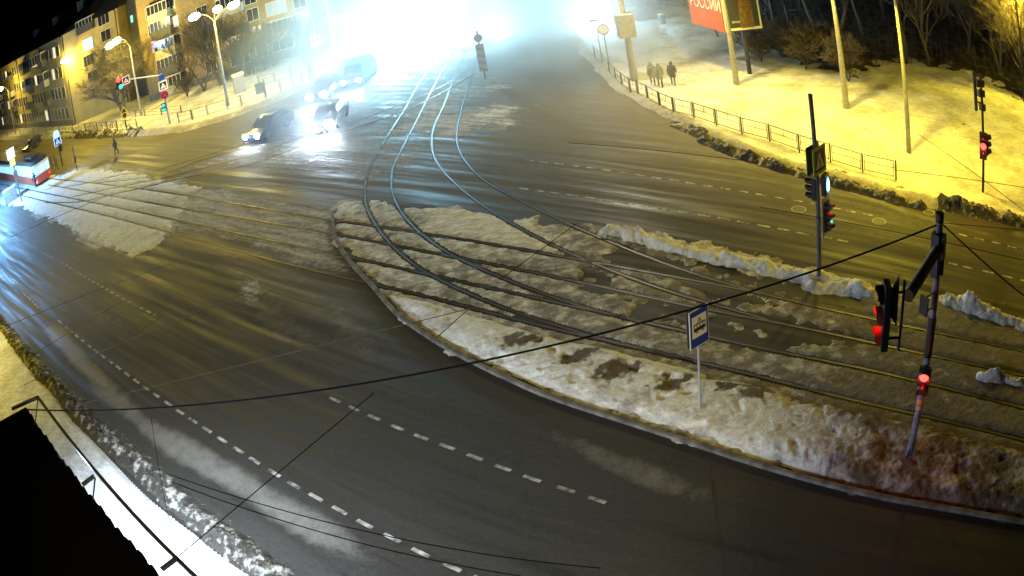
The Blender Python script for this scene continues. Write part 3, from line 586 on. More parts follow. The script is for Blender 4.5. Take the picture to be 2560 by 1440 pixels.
# top right lamp behind the trees
b = (2560, 150); p = at_dist(2538, -10, 57)
e = empty('street_lamp', (p.x, p.y, .1), 0, 'distant yellow lamp glowing behind the branches in the upper right corner', 'street lamp')
MB().tube([(0, 0, 0), (0, 0, 9.2)], [.12, .07], 10).build('pole', M_dark, e, True)
MB().box((-.5, -.2, 9.2), (.5, .2, 9.35), .04).build('lamp_head', M_dark, e); MB().box((-.42, -.16, 9.1), (.42, .16, 9.19), .03).build('lamp_glass', E_warm, e)
lamp('lamp_light', (p.x, p.y, 8.6), 12000, YEL, .15)
# the blinding white floodlights over the far junction
def flood(px, dist, hgt, power, label, col=COLD, r=.5):
    q = at_dist(px[0], px[1], dist); e = empty('floodlight_mast', (q.x, q.y, 0), rz_face((-q.x, -q.y)), label, 'floodlight', None)
    MB().tube([(0, 0, 0), (0, 0, hgt)], [.10, .06], 12).build('mast', M_pole, e, True)
    MB().box((-.45, -.05, hgt - .25), (.45, .2, hgt + .25), .05).build('housing', M_dark, e)
    MB().box((-.4, -.10, hgt - .2), (.4, -.052, hgt + .2)).build('lamp_glass', E_head, e)
    lamp('flood_light', (q.x - .9 * q.x / dist, q.y - .9 * q.y / dist, hgt - .1), power, col, r); return e
def fz(px, dist): return at_dist(px[0], px[1], dist).z
flood((1040, 8), 76, fz((1040, 8), 76), 24000, 'blinding white floodlight at the far end of the tram tracks')
flood((955, 90), 70, fz((955, 90), 70), 14000, 'second white floodlight, left of the brightest glare')
flood((1480, 46), 70, fz((1480, 46), 70), 8000, 'white floodlight glaring beside the hazy pole on the right pavement')
flood((1243, 54), 74, fz((1243, 54), 74), 2400, 'small white floodlight right of the main glare')
# ------------------------------------------------------------------ pedestrian-crossing signs
def quadp(b, x0, z0, x1, z1, y): return b.add([(x0, y, z0), (x1, y, z0), (x1, y, z1), (x0, y, z1)], [(0, 1, 2, 3)])
def crossing_sign(parent, z, s=.9, face=(0, -1), border=M_cream, off=.12, name='crossing_sign', x=0, bw=.12):
    """blue square with a white triangle and a walking figure; hangs off PARENT"""
    rz = rz_face(face) - parent.rotation_euler.z; R = Matrix.Rotation(rz, 4, 'Z'); 
    def pl(b, y): 
        b.v = [tuple(R @ VEC((vx + x, vy - off - y, vz + z))) for vx, vy, vz in b.v]; return b
    h = s / 2
    pn = pl(MB().box((-h, -.012, -h), (h, .012, h), .006), 0).build(name, border, parent)
    k = h * (1 - 2 * bw); pl(MB().box((-k, -.003, -k), (k, .003, k)), .016).build('blue_field', M_navy, pn)
    t = k * .86; tri = [(-t, -t * .86), (t, -t * .86), (0, t * .9)]
    pl(MB().plate(tri, .004), .022).build('white_triangle', M_cream, pn)
    f = MB()
    def limb(a, c, w): 
        a, c = VEC((a[0], a[1])), VEC((c[0], c[1])); d = (c - a).normalized(); n = VEC((-d.y, d.x)) * w / 2; f.plate([tuple(a - n), tuple(c - n), tuple(c + n), tuple(a + n)], .003)
    q = t
    for k2 in (-.42, -.2, .02, .24): limb((k2 * q, -.80 * q), ((k2 + .1) * q, -.62 * q), .07 * q)
    limb((0, .02 * q), (.02 * q, -.22 * q), .2 * q); limb((0, -.2 * q), (-.24 * q, -.6 * q), .09 * q); limb((.02 * q, -.2 * q), (.26 * q, -.58 * q), .09 * q)
    limb((0, .0), (.22 * q, -.16 * q), .06 * q); limb((0, .0), (-.2 * q, -.16 * q), .06 * q)
    f.plate([(.0 + .1 * q * math.cos(a), .18 * q + .1 * q * math.sin(a)) for a in [i * math.pi / 5 for i in range(10)]], .003)
    pl(f, .027).build('walking_figure', M_navy, pn)
    return pn
def rot_add(parent, b, face):
    R = Matrix.Rotation(rz_face(face) - parent.rotation_euler.z, 4, 'Z'); b.v = [tuple(R @ VEC(v)) for v in b.v]; return b
def signal(parent, z, face, lit, name='traffic_light', sec=3, s=.34, off=(0, -.28), board=None, visor=.26, hoodm=None, hang=None):
    """lamp box with round lenses and hoods; LIT maps section index (0 = top) to a material"""
    Hh = sec * s; base = VEC(hang) if hang else VEC((0, 0, z)); 
    R = Matrix.Translation(base) @ Matrix.Rotation(rz_face(face) - parent.rotation_euler.z, 4, 'Z') @ Matrix.Translation((off[0], off[1], 0))
    def pl(b): b.v = [tuple(R @ VEC(v)) for v in b.v]; return b
    bx = pl(MB().box((-s * .5, 0, -Hh / 2), (s * .5, .18, Hh / 2), .03)).build(name, M_black, parent)
    if board: pl(MB().box((-board, .06, -Hh / 2 - .18), (board, .075, Hh / 2 + .18), .006)).build('backboard', M_cream, bx)
    for i in range(sec):
        zc = Hh / 2 - s * (i + .5); lm = lit.get(i)
        pl(MB().tube([(0, .005, zc), (0, -.02, zc), (0, -.055, zc), (0, -.075, zc)], [s * .40, s * .38, s * .26, s * .08], 18)).build('lens', lm or M_lens, bx, True)
        v = []; n = 14; f = []
        for k in range(n + 1):
            a = math.radians(-35 + 250 * k / n); rr = s * .45
            v += [(rr * math.cos(a), 0, zc + rr * math.sin(a)), (rr * math.cos(a), -visor * (1 - .35 * (math.sin(a) < 0)), zc + rr * math.sin(a) * .96)]
        for k in range(n): f.append((2 * k, 2 * k + 1, 2 * k + 3, 2 * k + 2))
        pl(MB().add(v, f)).build('hood', (hoodm if lm and hoodm else M_black), bx)
    return bx
def sign_pole(base, h, label, cat='sign post', r=.05, m=None, group=None, name='sign_post', z0=GZ):
    p = loc_of(base); e = empty(name, (p.x, p.y, z0), 0, label, cat, group)
    MB().tube([(0, 0, -.2), (0, 0, h - z0)], [r * 1.1, r], 12).build('pole', m or M_pole, e, True); return e
CAMD = lambda e: (-e.location.x, -e.location.y)
# P1: the crossing-sign pole on the median
e = sign_pole((2047, 702), 6.85, 'tall grey pole with a yellow-edged crossing sign, white arrow lamp and stacked signals', 'signal pole', .085, group=None, name='signal_pole', z0=.05)
crossing_sign(e, 4.50, .98, (.58, -.81), M_yel, .16)
q = rot_add(e, MB().box((-.49, .10, 4.01), (.49, .13, 4.99), .006), (.58, -.81)).build('rear_panel', M_back, e)
bx = rot_add(e, MB().box((-.28, -.42, 3.30), (.28, -.22, 4.0), .04), ROADN).build('arrow_lamp', M_black, e)
ar = [(-.20, -.12), (0, -.30), (.20, -.12), (.20, .12), (0, .30), (-.20, .12)]
def at_face(b, y, z): b.v = [(x, yy + y, zz + z) for x, yy, zz in b.v]; return b
rot_add(e, at_face(MB().plate(ar, .01), -.43, 3.65), ROADN).build('blue_field', em('arrow_blue', (.05, .35, 1), 3.5), bx)
g = MB().plate([(-.03, -.2), (.05, -.2), (.05, .02), (-.03, .02)], .01)
g.plate([(-.10, .02), (.12, .02), (.01, .2)], .01); g.plate([(.05, -.2), (.14, -.16), (.14, .0), (.05, -.05)], .01)
rot_add(e, at_face(g, -.45, 3.65), ROADN).build('white_arrow', em('arrow_white', (.8, .93, 1), 14), bx)
signal(e, 2.52, (.58, -.81), {0: E_redh, 1: E_amb}, s=.36, off=(0, -.42), board=.30)
rot_add(e, MB().disc((.36, -.44, 2.12), (0, 1, 0), .10, 16, .04), ROADN).build('green_lens', E_grn, e)
signal(e, 3.4, (-ROADN[0], -ROADN[1]), {}, s=.26, off=(0, -.2))
# P6: nearest pole with its boom
e = sign_pole((2270, 1150), 7.1, 'nearest grey signal pole with a thick slanting boom and small red signal', 'signal pole', .10, name='signal_pole', z0=.1, m=mat('pole_blue_grey', (.24, .26, .38), .5, .2, noise=5, col2=(.10, .10, .16)))
MB().tube([(0, 0, 6.9), (0, 0, 7.12)], .125, 14).build('cap', M_dark, e, True)
MB().tube([(0, 0, 3.30), (0, 0, 4.42)], .128, 14).build('sleeve', M_black, e, True)
MB().tube([(0, 0, 1.70), (0, 0, 2.02)], .118, 14).build('sticker_band', mat('stickers', (.5, .45, .1), .6, noise=9, col2=(.12, .08, .2)), e, True)
for a in range(4):
    c_, s_ = math.cos(a * math.pi / 2 + .5), math.sin(a * math.pi / 2 + .5)
    MB().add([(c_ * .08, s_ * .08, .55), (c_ * .30, s_ * .30, .02), (c_ * .08, s_ * .08, .02), (c_ * .09 - s_ * .02, s_ * .09 + c_ * .02, .55), (c_ * .30 - s_ * .02, s_ * .30 + c_ * .02, .02), (c_ * .08 - s_ * .02, s_ * .08 + c_ * .02, .02)], [(0, 1, 2), (3, 5, 4), (0, 3, 4, 1), (1, 4, 5, 2)]).build('foot_rib', M_pole, e)
ax = (-.77, -.64); L_ = 2.55; bz = 6.25
bm_ = MB().tube([(0, 0, bz), (ax[0] * L_ * .98, ax[1] * L_ * .98, bz + .02)], [.135, .15], 18); boom = bm_.build('boom', mat('boom_brown', (.36, .29, .19), .7, noise=4), e, True)
MB().box((-.2, -.14, bz - .25), (.2, .14, bz + .35), .02, Matrix.Rotation(math.atan2(ax[1], ax[0]) + math.pi / 2, 4, 'Z')).build('clamp', M_dark, e)
xe, ye = ax[0] * L_, ax[1] * L_
hp = at_dist(2255, 785, 14.3) - e.location
TLF = (-.95, .30)
lf = VEC((TLF[0], TLF[1], 0)); 
MB().tube([(hp.x, hp.y, hp.z + .75), (hp.x, hp.y, hp.z - .85)], .035, 10).build('hanger', M_dark, e, True)
tl = signal(e, 0, TLF, {1: E_redh, 2: E_red}, s=.47, off=(0, -.50), visor=.17, hoodm=mat('hood_painted_glow', (.35, .05, .03), .5), hang=(hp.x, hp.y, hp.z - .02), name='traffic_light')  # hoods of the lit lenses are coloured red for their glow
for dz in (.50, -.55):
    MB().tube([(hp.x, hp.y, hp.z + dz), (hp.x + lf.x * .34, hp.y + lf.y * .34, hp.z + dz)], .03, 8).build('bracket', M_dark, e, True)
R = Matrix.Translation(hp) @ Matrix.Rotation(rz_face((.64, .77)), 4, 'Z')
sgn = MB(); 
for x0, z0_, x1, z1_ in ((-.42, -.1, .0, .62),): sgn.add([R @ VEC(v) for v in ((.10, .05, -.25), (.12, .05, .9), (.5, .05, .15), (.10, .07, -.25), (.12, .07, .9), (.5, .07, .15))], [(0, 1, 2), (3, 5, 4), (0, 3, 4, 1), (1, 4, 5, 2), (2, 5, 3, 0)])
sgn.build('angled_sign', M_back, e)
signal(e, 2.72, (-.58, -.81), {0: E_redh}, s=.40, sec=2, off=(0, -.32), visor=.18, name='tram_signal')
mr = rot_add(e, MB().box((-.16, -.50, 4.66), (.16, -.44, 5.15), .02), (-.95, -.3)).build('mirror_box', M_dark, e)
for zz in (4.7, 5.1): rot_add(e, MB().tube([(0, 0, zz), (0, -.47, zz)], .02, 6), (-.95, -.3)).build('bracket', M_dark, e, True)
MB().box((-.21, -.12, 5.55), (-.12, .12, 6.65), .02, Matrix.Rotation(.5, 4, 'Z')).build('side_panel', M_dark, e); MB().box((.13, -.12, 5.5), (.22, .12, 6.55), .02, Matrix.Rotation(.5, 4, 'Z')).build('side_panel', M_dark, e)
lamp('signal_glow', P(2270, 1150) + VEC((-.55, -.75, 2.75)), 28, (1, .08, .04), .08)
# P5: tram stop sign
e = sign_pole((1750, 1035), 3.33, 'blue and white tram stop sign on a thin pale post in the snow', 'tram stop sign', .035, mat('pale_pole', (.45, .45, .5), .5, .3), name='tram_stop_sign', z0=.15)
TS = (.47, -.88); RR = lambda b: rot_add(e, b, TS)
pn = RR(MB().box((-.34, -.07, 2.12), (.34, -.045, 3.22), .008)).build('panel', M_cream, e)
RR(MB().box((-.315, -.076, 2.145), (.315, -.0715, 3.195))).build('blue_field', M_blue, pn)
RR(MB().box((-.255, -.081, 2.42), (.255, -.0775, 3.04))).build('white_field', M_cream, pn)
g = MB(); pl_ = lambda pts: g.plate(pts, .003)
pl_([(-.21, -.10), (.21, -.10), (.21, .0), (-.21, .0)]); pl_([(-.21, .09), (.21, .09), (.21, .12), (-.21, .12)])
for x0 in (-.21, -.105, .0, .105, .185): pl_([(x0, -.0), (x0 + .025, -.0), (x0 + .025, .10), (x0, .10)])
for x0 in (-.15, .07): pl_([(x0, -.15), (x0 + .09, -.15), (x0 + .09, -.115), (x0, -.115)])
for a, c in (((-.08, .13), (0, .19)), ((.08, .13), (0, .19)), ((-.05, .16), (0, .24)), ((.05, .16), (0, .24)), ((-.06, .245), (.06, .245))):
    a, c = VEC((a[0], a[1])), VEC((c[0], c[1])); d = (c - a).normalized(); n = VEC((-d.y, d.x)) * .008; pl_([tuple(a - n), tuple(c - n), tuple(c + n), tuple(a + n)])
RR(at_face(g, -.086, 2.70)).build('tram_pictogram', M_black, pn)
RR(MB().box((-.36, .02, 2.14), (.30, .045, 3.24), .008)).build('rear_panel', M_back, e)
# P4: right pedestrian signal
e = sign_pole((2457, 485), 6.0, 'dark pole with a glowing red pedestrian signal on the yellow snow', 'signal pole', .075, M_dark, name='signal_pole')
signal(e, 2.45, CAMD(e), {1: E_redh}, s=.46, off=(0, -.22), visor=.14); signal(e, 2.5, (.85, -.3), {}, s=.36, off=(0, -.3), visor=.22)
for i, zz in enumerate((4.2, 4.9, 5.4)): MB().box((-.16 - .1 * i, -.15, zz), (.18, .15, zz + .35), .03).build('camera_box' if i else 'junction_box', M_dark, e)
MB().tube([(0, 0, 4.6), (-.55, 0, 4.65)], .04, 8).build('bracket_arm', M_pole, e, True)
pn = MB().box((-.62, -.06, 4.2), (-.40, .0, 6.2), .02).build('sign_panel', M_back, e)
lamp('signal_glow', e.location + VEC((-.45, -.55, 2.35)), 60, (1, .08, .04), .08)
# left side signs and signals
e = sign_pole((426, 312), 5.3, 'pole with a long mast arm, crossing sign and round no-stopping sign', 'signal pole', .11, M_cpole, name='signal_pole')
a0 = at_dist(325, 198, D((426, 312))) - e.location; a1 = at_dist(398, 190, D((426, 312))) - e.location
MB().tube([(0, 0, a1.z), a0], .07, 8).build('mast_arm', M_white, e, True)
crossing_sign(e, ztop((426, 312), (408, 213)) - GZ, .95, CAMD(e), M_cream, .14); 
z = ztop((426, 312), (411, 237)) - GZ
rd = rot_add(e, MB().disc((0, -.16, z), (0, 1, 0), .42, 24, .02), CAMD(e)).build('no_stopping_sign', M_redp, e)
rot_add(e, MB().disc((0, -.175, z), (0, 1, 0), .33, 24, .01), CAMD(e)).build('blue_field', M_navy, rd)
for sg in (1, -1):
    rot_add(e, MB().box((-.36, -.19, -.04), (.36, -.183, .04), 0, Matrix.Translation((0, 0, z)) @ Matrix.Rotation(sg * math.pi / 4, 4, 'Y')), CAMD(e)).build('red_bar', M_redp, rd)
rot_add(e, MB().box((-.3, -.16, z + 1.55), (.3, -.13, z + 2.1), .01), CAMD(e)).build('blue_plate', M_blue, e)
signal(e, ztop((426, 312), (409, 268)) - GZ, CAMD(e), {0: E_grn, 1: E_grn}, s=.42, sec=2, off=(-.35, -.2), name='pedestrian_signal')
# signals hanging at the end of that arm
q = at_dist(314, 199, D((426, 312))) - e.location
R = Matrix.Translation(q)
def hang_at(px, fn):
    return at_dist(px[0], px[1], D((426, 312))) - e.location
h1 = hang_at((297, 207), None)
signal(e, 0, CAMD(e), {0: E_redh}, s=.62, sec=2, off=(0, 0), hang=h1, name='traffic_light', visor=.2)
gl = hang_at((302, 216), None); rot_b = MB().disc((0, -.1, 0), (0, 1, 0), .22, 18, .05)
Rr = Matrix.Translation(gl) @ Matrix.Rotation(rz_face(CAMD(e)), 4, 'Z'); rot_b.v = [tuple(Rr @ VEC(v)) for v in rot_b.v]; rot_b.build('green_lens', E_grn, e)
# the crossing sign hung on the arm
tmp = hang_at((315, 200), None); pn = crossing_sign(e, tmp.z, .85, CAMD(e), M_cream, .1); 
for o in [pn] + list(pn.children):
    for v in o.data.vertices: v.co.x += tmp.x; v.co.y += tmp.y
lamp('signal_glow', VEC(e.location) + h1 + VEC((.3, -.9, .3)), 45, (1, .1, .06), .1)
e = sign_pole((157, 415), 4.0, 'slim pole with a crossing sign below a glowing blue sign at the far left', 'sign post', .07, M_dark)
crossing_sign(e, ztop((157, 415), (147, 351)) - GZ, 1.0, CAMD(e), M_cream, .12)
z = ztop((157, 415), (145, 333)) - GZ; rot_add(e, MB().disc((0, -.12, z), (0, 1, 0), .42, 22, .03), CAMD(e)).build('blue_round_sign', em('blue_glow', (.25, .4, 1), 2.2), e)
signal(e, ztop((157, 415), (156, 366)) - GZ, (.9, -.3), {}, s=.28, off=(0, -.3))
e = sign_pole((55, 505), 5.5, 'pole at the tram stop with an overlit white sign and yellow plate', 'sign post', .10, M_cpole)
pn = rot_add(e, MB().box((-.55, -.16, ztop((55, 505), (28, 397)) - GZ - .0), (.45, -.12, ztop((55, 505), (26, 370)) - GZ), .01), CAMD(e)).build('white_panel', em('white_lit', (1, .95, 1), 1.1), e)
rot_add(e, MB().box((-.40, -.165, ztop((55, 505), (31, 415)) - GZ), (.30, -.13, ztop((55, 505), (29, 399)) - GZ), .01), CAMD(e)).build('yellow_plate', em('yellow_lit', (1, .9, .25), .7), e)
rot_add(e, MB().box((-.22, -.3, ztop((55, 505), (40, 452)) - GZ), (.3, .3, ztop((55, 505), (36, 428)) - GZ), .03), CAMD(e)).build('control_box', M_conc, e)
e = sign_pole((802, 172), 4.9, 'grey pole with a white-edged crossing sign near the end of the left pavement', 'sign post', .10, M_cpole)
crossing_sign(e, ztop((802, 172), (790, 102)) - GZ, .95, CAMD(e), M_cream, .12, bw=.16)
e = sign_pole((194, 428), 2.6, 'thin plain post standing at the edge of the far carriageway', 'post', .05, M_dark, name='thin_post')
MB().box((-.1, -.1, .8), (.1, .1, 1.4), .02).build('box', M_dark, e)
# roundabout-style temporary signs beside the tree
e = sign_pole((318, 322), 3.2, 'yellow warning triangle above a yellow round sign beside the bare tree', 'road sign', .04, M_pole, name='temporary_sign')
z = ztop((318, 322), (307, 275)) - GZ; pn = rot_add(e, at_face(MB().plate([(-.5, -.42), (.5, -.42), (0, .45)], .02), -.06, z), CAMD(e)).build('triangle', M_yel2, e)
rot_add(e, at_face(MB().plate([(-.3, -.3), (.3, -.3), (0, .24)], .01), -.08, z), CAMD(e)).build('dark_symbol', M_black, pn)
z = ztop((318, 322), (310, 289)) - GZ; pn = rot_add(e, MB().disc((0, -.06, z), (0, 1, 0), .42, 22, .02), CAMD(e)).build('round_sign', M_yel2, e)
rot_add(e, MB().disc((0, -.075, z), (0, 1, 0), .26, 20, .01), CAMD(e)).build('ring', M_dark, pn)
M_hazed = mat('hazed_blue', (.24, .28, .40), .8)
# striped keep-right marker, its colours paled to stand in for haze
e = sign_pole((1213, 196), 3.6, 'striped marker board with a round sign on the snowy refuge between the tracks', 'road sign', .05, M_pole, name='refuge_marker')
pn = MB().box((-.28, -.06, .45), (.28, -.03, 2.5), .01).build('board', mat('hazed_board', (.42, .42, .46), .8), e)
for k in range(4): MB().add([(-.27, -.064, .6 + k * .5), (.27, -.064, .4 + k * .5), (.27, -.064, .62 + k * .5), (-.27, -.064, .82 + k * .5)], [(0, 1, 2, 3)]).build('stripe', M_hazed, pn)
MB().disc((0, -.06, 2.95), (0, 1, 0), .30, 24, .02).build('round_sign', bpy.data.materials['hazed_board'], e)
e = sign_pole((1524, 170), 3.3, 'thin post with a round sign on the hazy right pavement', 'road sign', .04, M_pole, name='round_sign_post')
pn = MB().disc((0, -.05, 2.75), (0, 1, 0), .42, 24, .02).build('round_sign', M_redp, e); MB().disc((0, -.065, 2.75), (0, 1, 0), .33, 24, .01).build('white_field', M_cream, pn)
e = sign_pole((1506, 155), 3.4, 'thin bare post left of the round sign in the haze', 'post', .04, M_pole, name='thin_post')
MB().box((-.5, -.03, 3.0), (.3, .0, 3.2), .01).build('plate', M_back, e)
# ------------------------------------------------------------------ railings
def railing(pts_px, hgt, label, cat='railing', z0=.1, mid=True, m=None, low=True, ends=None, group=None, pr=.035):
    G = [P(*q) for q in pts_px]; c = G[len(G) // 2]; e = empty('pavement_railing', (c.x, c.y, z0), 0, label, cat, group)
    m = m or M_rfence; o = VEC((c.x, c.y, 0)); fr = MB()
    for g_ in G:
        MB().box((g_.x - o.x - pr, g_.y - o.y - pr, -.15), (g_.x - o.x + pr, g_.y - o.y + pr, hgt + .06)).build('post', m, e)
    for a, b_ in zip(G[:-1], G[1:]):
        a, b_ = a - o, b_ - o; up = lambda z: VEC((0, 0, z)); d = (b_ - a).normalized() * .12; a2, b2 = a + d, b_ - d
        fr.tube([a2 + up(hgt), b2 + up(hgt)], .026, 6)
        if low: fr.tube([a2 + up(hgt * .62), b2 + up(hgt * .62)], .016, 6); fr.tube([a2 + up(.16), b2 + up(.16)], .022, 6)
        fr.tube([a2 + up(.1), a2 + up(hgt)], .02, 6); fr.tube([b2 + up(.1), b2 + up(hgt)], .02, 6)
        mm = (a2 + b2) / 2
        if mid: fr.tube([mm + up(hgt * .62), mm + up(hgt)], .012, 6)
    fr.build('rails', m, e); return e
M_rfence = mat('railing_paint', (.06, .05, .045), .6)
railing([(1489, 150), (1508, 168), (1525, 188), (1541, 208), (1557, 222), (1577, 237), (1597, 244), (1621, 257), (1651, 274), (1687, 290), (1736, 302), (1792, 321), (1856, 342), (1925, 360), (1999, 387), (2077, 412), (2157, 437), (2240, 455)], .92, 'long dark pavement railing curving along the right verge', z0=.12)
railing([(665, 249), (704, 236), (735, 225), (757, 213), (777, 203)], 1.25, 'pavement railing beside the lone figure, with a board hung on its first post', m=(M_rf2 := mat('railing_grey', (.10, .09, .08), .6)))
railing([(810, 183), (822, 170), (835, 160), (846, 152), (858, 143), (868, 133), (880, 125), (889, 118)], 1.2, 'pavement railing running into the white glare', m=M_rf2)
railing([(448, 310), (482, 303), (482.5, 303), (521, 292), (571, 278), (605, 268), (665, 249)], 1.0, 'pavement railing along the kerb under the triple street lamp', m=M_rf2)
railing([(340, 295), (363, 293), (405, 291), (455, 285)], .8, 'low hazy railing behind the mast-arm pole', m=M_rf2)
railing([(648, 216), (688, 207), (728, 192), (762, 163), (793, 138)], .9, 'low garden railing along the foot of the tall block', m=M_rf2)
railing([(20, 346), (52, 342), (85, 340), (118, 338), (150, 336), (185, 334), (215, 333), (245, 331), (270, 331), (295, 330), (318, 329), (345, 327)], 1.15, 'spiky dark railing with weeds at the far left corner', m=M_rfence)
railing([(131, 421), (141, 417), (146, 425)], 1.2, 'short dark railing behind the tram', m=M_rfence, mid=False)
p = P(655, 245); e = empty('notice_board', (p.x, p.y, .1), rz_face((-p.x, -p.y)), 'small grey notice board leaning on the railing post', 'notice board')
MB().box((-.45, -.04, .35), (.45, .02, 1.35), .02).build('board', mat('board_pale', (.3, .29, .26), .7, noise=4), e); MB().tube([(.4, .03, 0), (.4, .03, 1.6)], .04, 8).build('post', M_dark, e)
p = P(1658, 63); e = empty('litter_bin', (p.x, p.y, .1), 0, 'small dark litter bin with a snow cap right of the parked car', 'litter bin')
MB().tube([(0, 0, 0), (0, 0, .9)], [.22, .32], 12).build('body', M_dark, e); MB().tube([(0, 0, .9), (0, 0, 1.0)], [.34, .25], 12).build('snow_cap', M_snow, e)
p = P(602, 233); e = empty('concrete_block', (p.x, p.y, .1), .4, 'pale concrete pillar with a snow cap behind the kerb railing', 'pillar')
MB().box((-.55, -.5, 0), (.55, .5, 1.7), .05).build('body', M_conc, e); MB().box((-.6, -.55, 1.7), (.6, .55, 1.95), .1).build('snow_cap', M_snow, e)
p = P(30, 503); e = empty('concrete_block', (p.x, p.y, .0), .6, 'pale concrete block at the near end of the tram stop', 'block')
MB().box((-.9, -.6, 0), (.9, .6, 1.35), .06).build('body', M_conc, e); MB().box((-.92, -.62, 1.35), (.92, .62, 1.45), .04).build('snow_cap', M_snow, e)
# ------------------------------------------------------------------ billboards
def textmesh(s, size, m, parent, name, M, sx=1.0):
    cu = bpy.data.curves.new(name, 'FONT'); cu.body = s; cu.size = size; cu.align_x = 'CENTER'; cu.align_y = 'CENTER'; cu.extrude = .004
    o = bpy.data.objects.new('tmp', cu); C.objects.link(o); bpy.context.view_layer.update()
    me = bpy.data.meshes.new_from_object(o.evaluated_get(bpy.context.evaluated_depsgraph_get())); bpy.data.objects.remove(o)
    me.transform(M @ Matrix.Rotation(math.pi / 2, 4, 'X') @ Matrix.Diagonal((sx, 1, 1, 1))); me.materials.clear(); t = link(name, me, m, parent); return t
def on_plane(px, A, d):          # hit of the pixel ray with the vertical plane through A along d: (u, z)
    r = ray(*px); n = VEC((-d[1], d[0])); t = ((A[0]) * n.x + (A[1]) * n.y) / (r.x * n.x + r.y * n.y)
    x, y = r.x * t, r.y * t; return ((x - A[0]) * d[0] + (y - A[1]) * d[1], H + r.z * t)
M_bred = mat('billboard_red', (.46, .05, .02), .7, noise=1.5, col2=(.40, .06, .02)); M_bdk = mat('billboard_slate', (.035, .04, .06), .45)
pp = P(1842, 215)
dist_b = math.hypot(pp.x, pp.y) + 1.5
A = at_dist(1815, 78, dist_b); B = at_dist(1904, 56, dist_b + 1.6)
e = empty('billboard', (A.x, A.y, 0), 0, 'two-sided billboard: red poster on the left, dark framed poster on the right', 'billboard')
def panel(P0, P1, zb, h, m, name, inner=None):
    d = VEC((P1.x - P0.x, P1.y - P0.y, 0)); w = d.length; d.normalize(); n = VEC((d.y, -d.x, 0)); M = Matrix.Translation(VEC((P0.x - A.x, P0.y - A.y, zb))) @ Matrix(((d.x, -n.x, 0, 0), (d.y, -n.y, 0, 0), (0, 0, 1, 0), (0, 0, 0, 1)))
    return M, w, MB().box((0, 0, 0), (w, .18, h), .02, M).build(name, m, e)
zr = A.z
M1, w1, p1 = panel(A, B, A.z - .05, 3.4, M_cream, 'framed_poster')
MB().box((.16, -.012, .2), (w1 - .16, -.002, 3.2), 0, M1).build('dark_field', M_bdk, p1)
# a gabled brown house picture
cx_ = w1 * .60
MB().plate([(-.55, 0), (.55, 0), (.55, 1.6), (.0, 2.9), (-.55, 1.6)], .006).build('house_picture', mat('house_picture', (.22, .13, .04), .7, noise=5, col2=(.10, .06, .02)), p1).data.transform(M1 @ Matrix.Translation((cx_, -.02, .15)))
textmesh('ДОМА ИЗ', .26, M_cream, p1, 'lettering', M1 @ Matrix.Translation((w1 * .30, -.02, 2.55)))
textmesh('БРУСА', .2, M_cream, p1, 'lettering', M1 @ Matrix.Translation((w1 * .30, -.02, .6)))
C0 = at_dist(1731, 62, dist_b + 3.0); 
M2, w2, p2 = panel(C0, VEC((A.x - .12, A.y, 0)), A.z - .1, 3.4, M_bred, 'red_poster')
textmesh('ЗИМА', .95, mat('poster_letters', (.75, .55, .45), .6), p2, 'lettering', M2 @ Matrix.Translation((w2 * .55, -.02, 2.9)), .8)
textmesh('РОССИИ', 1.15, bpy.data.materials['poster_letters'], p2, 'lettering', M2 @ Matrix.Translation((w2 * .53, -.02, 1.75)), .72)
cc = (B + A) / 2 - VEC((A.x, A.y, 0))
MB().tube([(cc.x, cc.y + .3, .05), (cc.x, cc.y + .3, A.z + .4)], .16, 12).build('leg', M_dark, e, True)
# ------------------------------------------------------------------ apartment blocks
M_wall = mat('render_ochre', (.50, .39, .16), .9, noise=.8, bump=(14, .3), col2=(.38, .30, .13))
M_wall2 = mat('brick_tan', (.37, .27, .12), .9, noise=3.5, bump=(30, .5), col2=(.26, .19, .09))
M_wall3 = mat('wall_dark', (.14, .12, .09), .9, noise=1.2)
M_plinth = mat('plinth', (.22, .20, .17), .9, noise=2)
M_roof = mat('roof_sheet', (.045, .045, .05), .6)
M_win = mat('window_glass', (.03, .03, .035), .12, spec=.8)
M_frame = mat('window_frame', (.62, .60, .55), .6)
M_balc = mat('balcony_panel', (.50, .48, .40), .8, noise=2)
M_balcd = mat('balcony_dark', (.09, .085, .08), .8)
E_winw = em('window_lit_white', (1, .86, .62), .9); E_winb = em('window_lit_blue', (.30, .55, 1), 1.1); E_winp = em('window_lit_violet', (.6, .25, 1), .8); E_wing = em('window_lit_green', (.25, .9, .75), .8)
